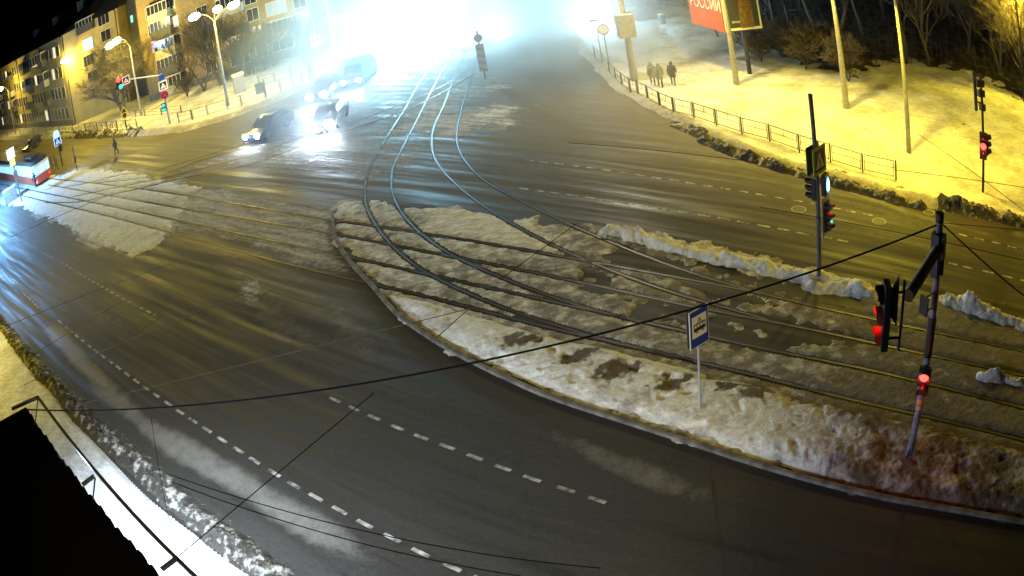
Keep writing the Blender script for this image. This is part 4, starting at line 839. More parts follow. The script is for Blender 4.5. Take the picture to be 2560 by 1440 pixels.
class Facade:
    def __init__(s, A, d, parent): s.A = VEC(A).to_2d(); s.d = VEC(d).to_2d().normalized(); s.n = VEC((s.d.y, -s.d.x)); s.p = parent; s.o = parent.location
    def M(s, u, z, out=0): q = s.A + s.d * u + s.n * out; return Matrix.Translation((q.x - s.o.x, q.y - s.o.y, z - s.o.z)) @ Matrix(((s.d.x, -s.n.x, 0, 0), (s.d.y, -s.n.y, 0, 0), (0, 0, 1, 0), (0, 0, 0, 1)))
    def uz(s, px): return on_plane(px, s.A, s.d)
    def window(s, u, z, w, h, lit=None, bars=2, sill=True):
        m = s.M(u, z); fr = MB().box((-w / 2 - .08, -.05, -h / 2 - .08), (w / 2 + .08, .02, h / 2 + .08), 0, m).build('window', M_frame, s.p)
        g = MB(); n = bars; pw = (w - .06 * (n - 1)) / n
        for k in range(n):
            x0 = -w / 2 + k * (pw + .06); g.box((x0, -.065, -h / 2), (x0 + pw, -.052, h / 2), 0, m)
        g.build('pane', lit or M_win, fr); return fr
    def balcony(s, u, z, w, h=2.5, m=M_balc, glazed=True, lit=None, dep=1.0):
        M = s.M(u, z); b = MB().box((-w / 2, -dep, -.1), (w / 2, .02, 0), 0, M); b.box((-w / 2, -dep, 0), (w / 2, -dep + .06, 1.0), 0, M); b.box((-w / 2, -dep, 0), (-w / 2 + .06, 0, 1.0), 0, M); b.box((w / 2 - .06, -dep, 0), (w / 2, 0, 1.0), 0, M)
        o = b.build('balcony', m, s.p)
        if glazed:
            f = MB(); n = 5
            for k in range(n + 1): x = -w / 2 + .03 + (w - .06) * k / n; f.box((x - .03, -dep, 1.0), (x + .03, -dep + .06, h), 0, M)
            f.box((-w / 2, -dep, h - .1), (w / 2, .0, h + .04), 0, M); f.build('frame', M_frame, o)
            MB().box((-w / 2 + .05, -dep + .02, 1.0), (w / 2 - .05, -dep + .035, h - .1), 0, M).build('pane', lit or M_win, o)
            sd = MB(); sd.box((-w / 2 + .01, -dep + .05, 1.0), (-w / 2 + .03, 0, h - .1), 0, M); sd.box((w / 2 - .03, -dep + .05, 1.0), (w / 2 - .01, 0, h - .1), 0, M); sd.build('pane', lit or M_win, o)
        return o
# low yellow block at the left
b0 = P(327, 257); e = empty('apartment_block', (b0.x, b0.y, 0), 0, 'long four-storey yellow block with a dark roof receding to the left', 'apartment block')
c0 = VEC((b0.x, b0.y)); wq = P(196, 309); 
u1 = on_plane((150, 70), c0, (-1, .06)); 
d1 = VEC((-1, .06)).normalized(); c1 = c0 + d1 * u1[0]
HB = 13.6
far_ = at_dist(0, 172, 150); 
# direction of the long side: aim so that the eaves pass the left border at the measured height
best = None
for a in range(100, 175):
    dv = VEC((math.cos(math.radians(a)), math.sin(math.radians(a)))); u, z = on_plane((0, 172), c1, dv); u2, z2 = on_plane((80, 115), c1, dv)
    if u > 5:
        er = abs(z - HB) + abs(z2 - HB)
        if best is None or er < best[0]: best = (er, a, u)
d2 = VEC((math.cos(math.radians(best[1])), math.sin(math.radians(best[1])))); LEN = best[2] + 14
print('block side', best, u1)
F1 = Facade(c0, d1, e); F2 = Facade(c1, d2, e)
# facades run right-to-left, so their outward normal must point at the camera
for F in (F1, F2):
    if F.n.dot(-F.A) < 0: F.n = -F.n
    F.M = (lambda F: (lambda u, z, out=0: (lambda q: Matrix.Translation((q.x - F.o.x, q.y - F.o.y, z - F.o.z)) @ Matrix(((F.d.x, -F.n.x, 0, 0), (F.d.y, -F.n.y, 0, 0), (0, 0, 1, 0), (0, 0, 0, 1))))(F.A + F.d * u + F.n * out)))(F)
c2 = c1 + d2 * LEN; nb = -F2.n * 12; n1 = -F1.n * 12
foot = [c0, c1, c2, c2 + nb, c1 + nb + VEC((4, 3)), c0 + n1]
def prism(fp, z0, z1, name, m, par):
    n = len(fp); o = par.location; vs = [(p.x - o.x, p.y - o.y, z0) for p in fp] + [(p.x - o.x, p.y - o.y, z1) for p in fp]
    return MB().add(vs, [tuple(range(n)), tuple(range(n, 2 * n))] + [(i, (i + 1) % n, (i + 1) % n + n, i + n) for i in range(n)]).build(name, m, par)
wl = prism(foot, 0, HB, 'wall', M_wall, e)
def off(fp, k): c = sum(fp, VEC((0, 0))) / len(fp); return [p + (p - c).normalized() * k for p in fp]
ov = off(foot, .6); n = len(ov); o_ = e.location; mid = [c0.lerp(c0 + n1, .5), c1.lerp(c1 + nb + VEC((4, 3)), .5), c2.lerp(c2 + nb, .5)]
vs = [(p.x - o_.x, p.y - o_.y, HB) for p in ov] + [(p.x - o_.x, p.y - o_.y, HB + 3.6) for p in mid]
rf = MB().add(vs, [(0, 1, 7, 6), (1, 2, 8, 7), (2, 3, 8), (3, 4, 7, 8), (4, 5, 6, 7), (5, 0, 6), (0, 5, 4, 3, 2, 1)]).build('roof', M_roof, e)
eo = off(foot, .64)
for k in range(3):
    q = mid[1].lerp(mid[2], .08 + .2 * k) + F2.n * 2.5; MB().box((q.x - o_.x - .6, q.y - o_.y - .5, HB + .6), (q.x - o_.x + .6, q.y - o_.y + .5, HB + 3.9 - .2 * k)).build('chimney', M_wall3, rf)
def pipe(F, u): return MB().tube([VEC(F.M(u, .3, .12).translation), VEC(F.M(u, HB - .3, .12).translation), VEC(F.M(u, HB, .5).translation)], .09, 8).build('downpipe', M_dark, e, True)
for F, u in ((F1, .3), (F1, u1[0] - .3), (F2, 13.5), (F2, 33), (F2, 52)): pipe(F, u)
for px, w, h, br, lit in (((259, 48), 1.9, 1.5, 3, None), ((265, 88), 1.6, 1.5, 2, None), ((220, 110), 1.8, 1.6, 2, E_winb), ((222, 150), 1.9, 1.5, 3, None), ((268, 130), 1.6, 1.5, 2, None), ((272, 172), 1.6, 1.5, 2, None), ((232, 190), 1.7, 1.5, 2, None), ((240, 230), 1.5, 1.4, 2, None), ((284, 212), 1.5, 1.4, 2, None)):
    u, z = F1.uz(px); F1.window(u, z, w, h, lit, br)
u, z = F1.uz((218, 72)); F1.balcony(u, z - .2, 3.0, 1.9, M_balcd, True, None, .9)
random.seed(5)
for fl, zc in enumerate((2.0, 5.2, 8.3, 11.6)):
    u = 2.6; k = 0
    while u < LEN - 2:
        if k % 6 == 4 and fl > 0: F2.balcony(u + .6, zc - 1.3, 3.0, 2.3, [M_balc, M_balcd][(k + fl) % 2], random.random() < .7, None, 1.0); u += 3.6
        else:
            r_ = random.random(); F2.window(u, zc, 1.15 if k % 3 else 1.5, 1.65, E_winw if r_ < .06 else None, 2 if k % 3 else 3); u += 2.15
        k += 1
MB().box((0, -.12, 0), (LEN, .02, .9), 0, F2.M(0, 0)).build('plinth', M_plinth, e)
# tall tan block
A2 = P(792, 128); Bq = P(365, 262); dB = VEC((-.995, .10)).normalized()
e = empty('apartment_block', (A2.x, A2.y, 0), 0, 'tall tan five-storey block with stacked glazed balconies behind the trees', 'apartment block')
F3 = Facade(VEC((A2.x, A2.y)), dB, e)
if F3.n.dot(-F3.A) < 0: F3.n = -F3.n
uL = F3.uz((350, 90))[0]
fp = [F3.A, F3.A + dB * uL, F3.A + dB * uL - F3.n * 13, F3.A - F3.n * 13]
prism(fp, 0, 17.0, 'wall', M_wall2, e); prism(off(fp, .5), 17.02, 17.5, 'roof', M_roof, e)
MB().box((0, -.1, 0), (uL, .02, .8), 0, F3.M(0, 0)).build('plinth', M_plinth, e)
def W3(px, w, h, br=2, lit=None): u, z = F3.uz(px); F3.window(u, z, w, h, lit, br)
def B3(px, w, h=2.3, m=M_balc, gl=True, lit=None, dep=1.0): u, z = F3.uz(px); F3.balcony(u, z - 1.0, w, h, m, gl, lit, dep)
for px, l in (((370, 33), None), ((377, 76), None), ((386, 116), E_winp), ((430, 8), None), ((439, 53), E_winw), ((446, 99), None), ((452, 144), None), ((463, 189), None)): W3(px, .62, 1.35, 1, l)
for px, m_ in (((400, 27), M_balc), ((409, 68), M_balcd), ((419, 116), M_balc), ((426, 160), M_balcd), ((436, 208), M_balc)): B3(px, 2.9, 2.2, m_)
for px, w, br, l in (((505, 30), 1.3, 2, None), ((511, 75), 1.3, 2, None), ((632, 36), 1.3, 2, None), ((640, 81), 1.3, 2, E_winw), ((589, 97), 2.4, 4, E_winw), ((655, 126), 1.3, 2, None), ((707, 107), 2.3, 3, None), ((749, 3), 1.3, 2, None), ((754, 45), 1.4, 2, E_winb), ((521, 120), 1.3, 2, None), ((528, 165), 1.3, 2, None), ((600, 145), 2.2, 3, None), ((625, -5), 1.3, 2, None)): W3(px, w, 1.4, br, l)
B3((577, 12), 3.0, 2.2, M_balc); B3((590, 62), 3.0, 2.2, M_balcd, False); B3((709, 72), 3.1, 2.35, M_balc, dep=1.1); W3((690, 19), 2.2, 1.5, 3, em('glass_pale', (.3, .4, .5), .25))
for px in ((714, 142), (660, 160)): u, z = F3.uz(px); MB().box((-.3, -.03, -.25), (.3, .02, .25), 0, F3.M(u, z)).build('vent', M_dark, e)
u, z = F3.uz((751, 70)); MB().tube([F3.M(u, z, .1).translation, F3.M(u, z, .45).translation], [.12, .38], 16).build('satellite_dish', M_white, e, True)
u, z = F3.uz((452, 229)); MB().box((-1.9, -1.2, -.35), (1.9, 0, 0), 0, F3.M(u, z)).build('entrance_canopy', M_dark, e)
# dark link between the blocks
gA = F3.A + dB * (uL + .05); gB = c0 + VEC((.1, 1.5))
e = empty('link_building', (gA.x, gA.y, 0), 0, 'dark narrow building squeezed between the yellow block and the tan block', 'building')
prism([gA + VEC((0, 3)), VEC((gB.x + .2, gB.y + 1.2)), VEC((gB.x + .2, gB.y + 9)), gA + VEC((0, 9))], 0, 19, 'wall', M_wall3, e)
q_w = VEC((gA.x, gA.y + 3)).lerp(VEC((gB.x + .2, gB.y + 1.2)), .7); MB().box((q_w.x - gA.x - .3, q_w.y - gA.y - .08, 10.6), (q_w.x - gA.x + .3, q_w.y - gA.y - .02, 11.6)).build('window', E_wing, e)
# dark house beyond the wood, upper right
q = at_dist(2130, 30, 100); e = empty('apartment_block', (q.x, q.y, 0), 0, 'dark block behind the wood with a few lit greenish windows', 'apartment block')
dw = VEC((.86, -.5)).normalized(); F4 = Facade(VEC((q.x, q.y)) - dw * 35, dw, e)
if F4.n.dot(-F4.A) < 0: F4.n = -F4.n
prism([F4.A, F4.A + dw * 75, F4.A + dw * 75 - F4.n * 12, F4.A - F4.n * 12], 0, 20, 'wall', M_wall3, e); prism(off([F4.A, F4.A + dw * 75, F4.A + dw * 75 - F4.n * 12, F4.A - F4.n * 12], .5), 20.02, 20.4, 'roof', M_roof, e)
for px, l, w in (((2137, 8), E_wing, 1.4), ((2156, 9), E_wing, 1.0), ((2046, -2), E_winw, 1.6), ((2090, 40), None, 1.5), ((2200, 30), None, 1.5), ((2010, 30), None, 1.5)): u, z = F4.uz(px); F4.window(u, z, w, 1.7, l, 2)
# ------------------------------------------------------------------ shop building with the canopy under the camera
CZ = 5.0
a_, b_ = P(65, 1020, CZ), P(405, 1440, CZ); dc = (b_ - a_); dc.z = 0; dc.normalize(); nc = VEC((dc.y, -dc.x, 0))
if nc.dot(VEC((-1, -.2, 0))) < 0: nc = -nc
e = empty('shop_building', (a_.x, a_.y, 0), 0, 'dark shop building with a corrugated roof edge and square-tube frame at the lower left', 'building')
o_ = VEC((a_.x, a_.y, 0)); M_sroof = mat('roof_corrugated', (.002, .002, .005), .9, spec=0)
r_ = MB(); L_ = 17; k = int(L_ / .04); vs = []; fs = []
for i in range(k + 1):
    t = -.1 + L_ * i / k; ed = .035 * math.sin(t * 2 * math.pi / .55) + .02 * math.sin(t * 3.1); zz = .03 * math.cos(t * 2 * math.pi / .21)
    p0 = dc * t - nc * ed; p1 = dc * t + nc * 9; vs += [(p0.x, p0.y, CZ + zz), (p1.x, p1.y, CZ + 1.2 + zz), (p0.x, p0.y, CZ - .18), (p1.x, p1.y, CZ - .18)]
for i in range(k): a = 4 * i; c = a + 4; fs += [(a, a + 1, c + 1, c), (a + 2, c + 2, c + 3, a + 3), (a, c, c + 2, a + 2)]
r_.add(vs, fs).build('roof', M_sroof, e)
w0, w1_ = nc * 2.6, nc * 9
def P2(t, off_): v = dc * t + nc * off_; return VEC((v.x + o_.x, v.y + o_.y))
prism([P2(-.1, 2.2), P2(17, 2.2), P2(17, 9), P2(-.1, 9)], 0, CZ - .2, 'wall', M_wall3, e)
fr = MB(); tz = CZ + .15
T0, T1, T2 = P(95, 993, tz), P(440, 1395, tz), P(520, 1475, tz)
td = (T1 - T0).normalized()
def bar(b, p, q, w): p, q = VEC(p) - o_, VEC(q) - o_; d = (q - p).normalized(); s_ = d.cross(VEC((0, 0, 1))).normalized() * w; u_ = VEC((0, 0, w)); b.add([p + s_ + u_, p - s_ + u_, p - s_ - u_, p + s_ - u_, q + s_ + u_, q - s_ + u_, q - s_ - u_, q + s_ - u_], [(0, 1, 2, 3), (7, 6, 5, 4), (0, 4, 5, 1), (1, 5, 6, 2), (2, 6, 7, 3), (3, 7, 4, 0)])
bar(fr, T0, T0 + td * 16, .045); bar(fr, T0, P(30, 1022, tz), .045)
for px in ((235, 1190), (440, 1397)):
    q = P(px[0], px[1], tz); bar(fr, q, q + nc * .45, .04)
for (a, c) in (((95, 993), (88, 1062)), ((238, 1195), (232, 1250))): bar(fr, P(*a, tz), P(*c, CZ + .02), .016)
fr.build('tube_frame', M_black, e)
# tubular sign lights under the roof edge, throwing white light on the snow
for t in (1.2, 4.2, 7.6, 11):
    c = P2(t, .9); g = MB().box((-1.1, -.06, -.05), (1.1, .06, .05), .01, Matrix.Translation((c.x - o_.x, c.y - o_.y, CZ - .32)) @ Matrix.Rotation(math.atan2(dc.y, dc.x), 4, 'Z')).build('strip_light', E_cold, e)
SHOPL = [P2(1.2, -.05), P2(4.2, -.05), P2(7.6, -.05), P2(11, -.05)]
M_cable = mat('cable_rubber', (.004, .004, .008), .9, spec=.1)
# overhead cables
def cable(pts, r, label, sag=0, m=None, name='overhead_cable'):
    a, b2 = VEC(pts[0]), VEC(pts[1]); n = 28; L = [a.lerp(b2, i / n) - VEC((0, 0, 4 * sag * (i / n) * (1 - i / n))) for i in range(n + 1)]; o = L[0]
    ob = MB().tube([p - o for p in L], r, 6).build(name, m or M_cable, None, True); ob.location = o; return tag(ob, label, 'cable', 'overhead cables and wires')
pt6 = P(2270, 1150); top6 = VEC((pt6.x, pt6.y, 6.93))
cable([P(70, 1024, 5.0), top6 + VEC((-.1, 0, 0))], .022, 'thick black cable from the shop roof frame to the top of the nearest signal pole', .80)
cable([top6 + VEC((.1, 0, 0)), P(2600, 770, 5.6)], .02, 'black cable leaving the nearest signal pole toward the right edge', .1)
M_wire = mat('contact_wire', (.07, .065, .06), .6, .3)
def wire(a, b2, z, label, r=.009, m=None, sag=0): cable([P(*a, z), P(*b2, z)], min(r, .010), label, sag, m or M_wire)
wire((60, 962), (612, 733), 6.0, 'pale double span wire from the left bank to the snow streak', .013); wire((285, 870), (408, 788), 6.0, 'short branch wire meeting the pale span wire')
wire((200, 1010), (1180, 770), 6.2, 'long thin pale wire crossing the near carriageway'); wire((-20, 830), (440, 655), 5.6, 'thin pale wire over the left lanes, upper'); wire((90, 882), (308, 752), 5.8, 'thin pale wire over the left lanes, lower')
wire((0, 605), (268, 490), 6.0, 'thin dark wire from the left edge to the tram island', .014, M_cable)
wire((1090, 845), (1172, 772), 5.5, 'short dark wire end over the near median', .016, M_cable); wire((1255, 695), (1440, 560), 5.5, 'dark span wire over the curved rails', .016, M_cable)
wire((447, 1390), (935, 982), 6.5, 'dark wire rising from the frame across the near carriageway', .014, M_cable)
wire((378, 1045), (458, 1450), 5.2, 'thin hanging wire dropping from the thick cable past the frame', .007, M_cable)
wire((420, 1185), (1500, 1420), 6.5, 'upper of two dark wires sweeping along the bottom of the view', .009, M_cable); wire((430, 1205), (1300, 1440), 6.5, 'lower of two dark wires sweeping along the bottom of the view', .009, M_cable)
wire((1900, 518), (2620, 665), 5.0, 'dark wire over the far carriageway behind the signal poles', .016, M_cable); wire((2352, 557), (2620, 582), 5.4, 'thin dark wire from the pole top to the right edge', .012, M_cable)
wire((1420, 357), (1900, 407), 5.5, 'faint dark wire over the far lanes', .014, M_cable); wire((2240, 425), (2600, 475), 5.5, 'dark wire across the yellow snow above the kerb', .014, M_cable)
wire((2295, 335), (2600, 560), 6.0, 'dark wire slanting down over the yellow snow', .014, M_cable)
# ------------------------------------------------------------------ bare trees and bushes
def tree(base, hgt, label, seed, spread=.55, trunks=1, r0=None, lv=5, name='bare_tree', group=None, lean=(0, 0), start=.3, z0=.08, pos=None, twig=1.0, cat=None):
    rnd = random.Random(seed); p = pos or P(*base); e = empty(name, (p.x, p.y, z0), 0, label, cat or ('bush' if 'bush' in name else 'tree'), group)
    tr, cr = MB(), MB(); r0 = r0 or hgt * .022
    def grow(p0, d, L, r, l):
        n = 4 if l < 2 else 3; r = max(r, .017); pts = [p0]; rs = [r]; q = p0.copy(); dd = d.copy()
        for i in range(n):
            dd = (dd + VEC((rnd.gauss(0, .12), rnd.gauss(0, .12), rnd.gauss(.03, .08)))).normalized(); q = q + dd * L / n; pts.append(q.copy()); rs.append(r * (1 - .5 * (i + 1) / n))
        (tr if l == 0 else cr).tube(pts, rs, 7 if l == 0 else (5 if l == 1 else 3), cap=False)
        if l >= lv: return
        kids = rnd.choice((3, 4)) if l < 2 else rnd.choice((2, 3, 3))
        for k in range(kids):
            t = rnd.uniform(start if l == 0 else .3, 1.0); i = min(n - 1, int(t * n)); b_ = pts[i].lerp(pts[i + 1], t * n - i)
            az = rnd.uniform(0, 2 * math.pi); side = VEC((math.cos(az), math.sin(az), 0)); nd = (dd * (1 - spread * .6) + side * spread * rnd.uniform(.7, 1.3) + VEC((0, 0, .12))).normalized()
            grow(b_, nd, L * rnd.uniform(.55, .8), rs[i] * rnd.uniform(.45, .65), l + 1)
        if l < lv: grow(pts[-1], dd, L * .68, rs[-1], l + 1)
    for k in range(trunks):
        az = k * 2 * math.pi / max(1, trunks) + rnd.uniform(-.4, .4); o = 0 if trunks == 1 else .32
        grow(VEC((0, 0, 0)), VEC((math.cos(az) * o + lean[0], math.sin(az) * o + lean[1], 1)).normalized(), hgt * .42, r0, 0)
    if twig != 1: pass
    tr.build('trunk', M_bark, e, True); cr.build('crown', M_bark, e, True); return e
TG = 'bare trees in front of the blocks'; RG = 'bare trees of the dark wood'
tree((312, 290), 9.4, 'spreading bare tree lit yellow at the corner between the blocks', 3, .7, 3, .24, 6, group=TG)
tree((512, 230), 7.5, 'bare tree left of the triple lamp, in front of the tan block', 7, .5, 2, .16, 5, group=TG)
tree((555, 215), 9.0, 'taller bare tree right behind the triple lamp', 11, .45, 2, .18, 5, group=TG)
tree((612, 195), 7.0, 'broad twiggy tree right of the triple lamp', 13, .6, 3, .11, 5, group=TG); tree((660, 178), 5.5, 'low twiggy tree at the middle of the tan block wall', 17, .6, 3, .08, 5, group=TG)
tree((770, 140), 4.6, 'slender young tree near the right corner of the tan block', 19, .35, 2, .07, 4, group=TG); tree((742, 146), 4.2, 'thin sapling left of the slender young tree', 23, .3, 1, .05, 4, group=TG)
tree((470, 245), 3.0, 'yellow-lit shrub beneath the lowest balcony', 29, .7, 5, .04, 4, 'bare_bush', group=TG)
for i, (bx_, h, s_, lb) in enumerate([((2016, 178), 3.4, 31, 'open bare bush on the snow left of the thick lamp pole'), ((2122, 208), 3.3, 37, 'dense dark bush right behind the thick lamp pole'), ((1952, 127), 2.8, 41, 'small bare bush left of the open bush'), ((1880, 140), 2.8, 43, 'bare bush right of the billboard pole'), ((1905, 158), 2.2, 47, 'little bush in front of the billboard bush'), ((2052, 142), 3.0, 53, 'bare bush at the edge of the wood above the open bush')]):
    tree(bx_, h, lb, s_, .75, 5, .045, 5 if i < 2 else 4, 'bare_bush', group='bushes on the right verge')
RT_ = [((1795, 95), 5, 'low tree behind the foot of the red billboard'), ((1938, 75), 11, 'dark trunk just right of the billboard'), ((1975, 70), 11, 'second dark trunk right of the billboard'), ((2045, 100), 12, 'tall dark tree above the open bush'), ((2098, 135), 12, 'dark tree left of the thick lamp pole'), ((2160, 95), 12, 'dark tree between the two yellow poles, farther one'), ((2268, 158), 12, 'stout dark tree behind the slim yellow pole'), ((2325, 170), 11, 'leaning dark tree right of the slim yellow pole'), ((2420, 140), 11, 'dark tree left of the sign panel pole'), ((2500, 187), 10, 'yellow-lit tree with upswept branches in the upper right'), ((2575, 250), 10, 'yellow-lit tree at the right edge of the picture'), ((2215, 60), 13, 'far dark tree in the middle of the wood'), ((2380, 80), 13, 'far dark tree under the hanging limb'), ((2000, 25), 13, 'far dark tree behind the billboard frame'), ((2110, 40), 13, 'far dark tree under the lit windows'), ((2300, 60), 13, 'far dark tree right of the yellow pole'), ((2480, 110), 12, 'far tree behind the upswept branches'), ((2540, 140), 12, 'far tree below the distant yellow lamp')]
for i, (bx_, h, lb) in enumerate(RT_):
    tree(bx_, h, lb, 100 + i, .45 if i not in (9, 10) else .62, 1 if i not in (9, 10) else 3, h * .018 if i not in (9, 10) else .13, 5, group=RG)
for i in range(14):
    bx_ = (1925 + i * 47, 30 + (i * 37) % 40); q = P(*bx_); k = 1.12 + .25 * ((i * 7) % 5) / 5
    tree(None, 13, 'one of the dim trunks deep in the wood beyond the verge', 200 + i, .42, 1, .2, 4, group='dim trees deep in the wood', pos=VEC((q.x * k, q.y * k, 0)))
M_bark_shade = mat('bark_shade', (.05, .04, .03), .95)  # bark darkened to put the wood's shade into the colour
# brushwood between the trunks: nobody could count the stems
def brush(n, region_px, hmin, hmax, seed, label):
    rnd = random.Random(seed); b = MB(); poly = GP(region_px); poly = np.array(poly); lo, hi = poly.min(0), poly.max(0); k = 0
    while k < n:
        x, y = rnd.uniform(lo[0], hi[0]), rnd.uniform(lo[1], hi[1])
        if poly_sd(np.array([x]), np.array([y]), poly)[0] < 0: continue
        k += 1; h = rnd.uniform(hmin, hmax); a = rnd.uniform(0, 6.28); ln = rnd.uniform(.1, .7) * h; q = VEC((x, y, .1)); w = rnd.uniform(.012, .03)
        m1 = q + VEC((math.cos(a) * ln * .35, math.sin(a) * ln * .35, h * .55)); t_ = q + VEC((math.cos(a) * ln, math.sin(a) * ln, h)); b.tube([q, m1, t_], [w, w * .7, w * .3], 3, False)
        for _ in range(3):
            a2 = rnd.uniform(0, 6.28); s_ = m1.lerp(t_, rnd.uniform(-.3, .8)); b.tube([s_, s_ + VEC((math.cos(a2) * h * .3, math.sin(a2) * h * .3, h * rnd.uniform(.05, .3)))], [w * .5, w * .2], 3, False)
    o = b.build('brushwood', M_bark_shade if n > 1000 else M_bark); return tag(o, label, 'brushwood', None, 'stuff')
brush(2600, [(1870, 20), (1905, 110), (1970, 150), (2060, 180), (2150, 195), (2230, 168), (2330, 165), (2420, 180), (2500, 210), (2570, 260), (2570, 60), (2250, 20)], .6, 2.6, 5, 'tangled dark brushwood covering the floor of the wood')
brush(260, [(540, 215), (640, 190), (700, 165), (690, 155), (560, 200)], .5, 2.2, 6, 'yellow-brown brush along the wall of the tan block')
brush(130, [(150, 332), (345, 322), (345, 318), (150, 328)], .3, 1.0, 7, 'dry weeds poking up along the far corner railing')
# ------------------------------------------------------------------ vehicles
M_tyre = mat('tyre', (.02, .02, .02), .9); M_glassd = mat('car_glass', (.02, .025, .03), .08, spec=.8)
def car(front, ang, label, col=(.01, .02, .06), L=4.3, Wd=1.75, Hc=1.45, lights=True, power=250, group='cars on the far side of the crossing', hl=.16, van=False, rough=.25, glow=1):
    p = VEC(front); e = empty('car', (p.x, p.y, 0), ang, label, 'car', group)   # local +Y is forward, origin under the front bumper
    paint = mat('car_paint', col, rough, .2, coat=.6)
    prof = [(0, .25), (.02, .55), (-.06, .70), (-.95, .86), (-1.55, 1.36), (-2.0, Hc), (-3.0, Hc), (-3.7, 1.05), (-L + .05, .95), (-L, .6), (-L + .03, .28)]
    if van: prof = [(0, .3), (.02, .7), (-.05, .95), (-.6, 1.1), (-1.1, Hc), (-L + .2, Hc), (-L, 1.2), (-L, .3)]
    n = len(prof); vs = []; xs_ = (-Wd / 2, -Wd / 2 + .10, Wd / 2 - .10, Wd / 2)
    for j, x in enumerate(xs_):
        for y, z in prof:
            zz = z if j in (1, 2) else min(z, .9 + (z - .9) * .8) if z > .9 else z
            xx = x * (1 - .22 * max(0, (z - .9)) / (Hc - .9)) if j in (0, 3) else x * (1 - .16 * max(0, (z - .9)) / (Hc - .9)); vs.append((xx, y, zz if j in (1, 2) else zz * .985))
    fs = [(j * n + i, j * n + (i + 1) % n, (j + 1) * n + (i + 1) % n, (j + 1) * n + i) for j in range(3) for i in range(n)] + [tuple(range(n)), tuple(range(4 * n - 1, 3 * n - 1, -1))]
    MB().add(vs, fs).build('body', paint, e, True)
    g = MB(); k = .60 * Wd / 2
    if not van:
        g.add([(-k * 1.1, -.98, .90), (k * 1.1, -.98, .90), (k * .98, -1.54, 1.37), (-k * .98, -1.54, 1.37)], [(0, 1, 2, 3)]); g.add([(-k, -3.05, 1.44), (k, -3.05, 1.44), (k * 1.05, -3.62, 1.12), (-k * 1.05, -3.62, 1.12)], [(0, 1, 2, 3)])
        for s_ in (-1, 1): g.add([(s_ * (Wd / 2 + .004) * .985, -1.25, .94), (s_ * (Wd / 2 + .004) * .985, -3.5, .96), (s_ * (Wd / 2) * .84, -2.95, 1.36), (s_ * (Wd / 2) * .84, -1.75, 1.33)], [(0, 1, 2, 3)])
        g.v = [(x, y, z + .012) for x, y, z in g.v]
    else: g.add([(-k * 1.2, -.62, 1.13), (k * 1.2, -.62, 1.13), (k * 1.15, -1.08, Hc - .05), (-k * 1.15, -1.08, Hc - .05)], [(0, 1, 2, 3)]); g.v = [(x, y + .02, z + .02) for x, y, z in g.v]
    g.build('windows', M_glassd, e)
    for sx in (-1, 1):
        for y in (-.85, -L + .85):
            w = MB().tube([(sx * (Wd / 2 - .2), y, .32), (sx * (Wd / 2 + .01), y, .32)], .32, 16).build('wheel', M_tyre, e, True); MB().disc((sx * (Wd / 2 + .015), y, .32), (1, 0, 0), .19, 12, .01).build('rim', M_pole, w)
        h = MB(); bm = bmesh.new(); bmesh.ops.create_uvsphere(bm, u_segments=12, v_segments=8, radius=hl); v_ = [(v.co.x + sx * (Wd / 2 - .28), v.co.y * .4 + .02, v.co.z * .8 + .62) for v in bm.verts]; bm.verts.index_update(); f_ = [[q.index for q in f.verts] for f in bm.faces]; bm.free()
        h.add(v_, f_).build('headlight', E_head if lights else M_lens, e, True)
        if not van: MB().box((sx * Wd / 2 - .08 + sx * .08, -1.5, .92), (sx * Wd / 2 + .08 + sx * .08, -1.35, 1.06), .02).build('mirror', paint, e)
    if lights and power:
        bpy.context.view_layer.update(); R = e.matrix_world
        for sx in (-1, 1): lamp('beam', R @ VEC((sx * .6, .25, .62)), power, (.6, .78, 1), .1, kind='SPOT', spot=110, target=R @ VEC((sx * .6, 10, -.1)))
        for sx in (-1, 1): lamp('headlight_glow', R @ VEC((sx * .6, .45, .66)), power * .05, (.45, .72, 1), .12)
    return e
def heading(a, b_): a, b_ = P(*a), P(*b_); d = (a - b_); return math.atan2(d.y, d.x) - math.pi / 2
H1 = math.radians(90 + 122)
def carat(px, ang, *a, **k): p = P(*px); return car((p.x, p.y), ang, *a, **k)
carat((632, 362), math.radians(150), 'dark blue saloon with two round headlights, leftmost of the oncoming cars', (.012, .035, .10), power=260, hl=.24, L=3.9)
carat((806, 338), math.radians(172), 'oncoming car hidden behind two blinding headlights at the crossing', (.02, .03, .05), power=1000, hl=.38)
carat((795, 258), math.radians(166), 'dark car with headlights on, behind the blinding car', (.006, .012, .04), power=700, hl=.34)
carat((880, 222), math.radians(168), 'box-shaped dark van in the far queue', (.02, .04, .07), L=4.4, Wd=1.8, Hc=1.7, van=True, power=600, hl=.22)
carat((862, 205), math.radians(170), 'farthest oncoming car half lost in the glare', (.05, .07, .12), power=900, hl=.3)
carat((1570, 55), math.radians(100), 'grey car parked on the hazy forecourt at the top right', (.10, .11, .11), lights=False, group='parked cars at the top')
carat((1530, 24), math.radians(95), 'pale car parked beyond the grey one at the top edge', (.25, .26, .26), lights=False, group='parked cars at the top')
carat((62, 386), math.radians(150), 'small dark car behind the tram roof', (.02, .02, .03), L=3.2, power=0, hl=.14, lights=False)
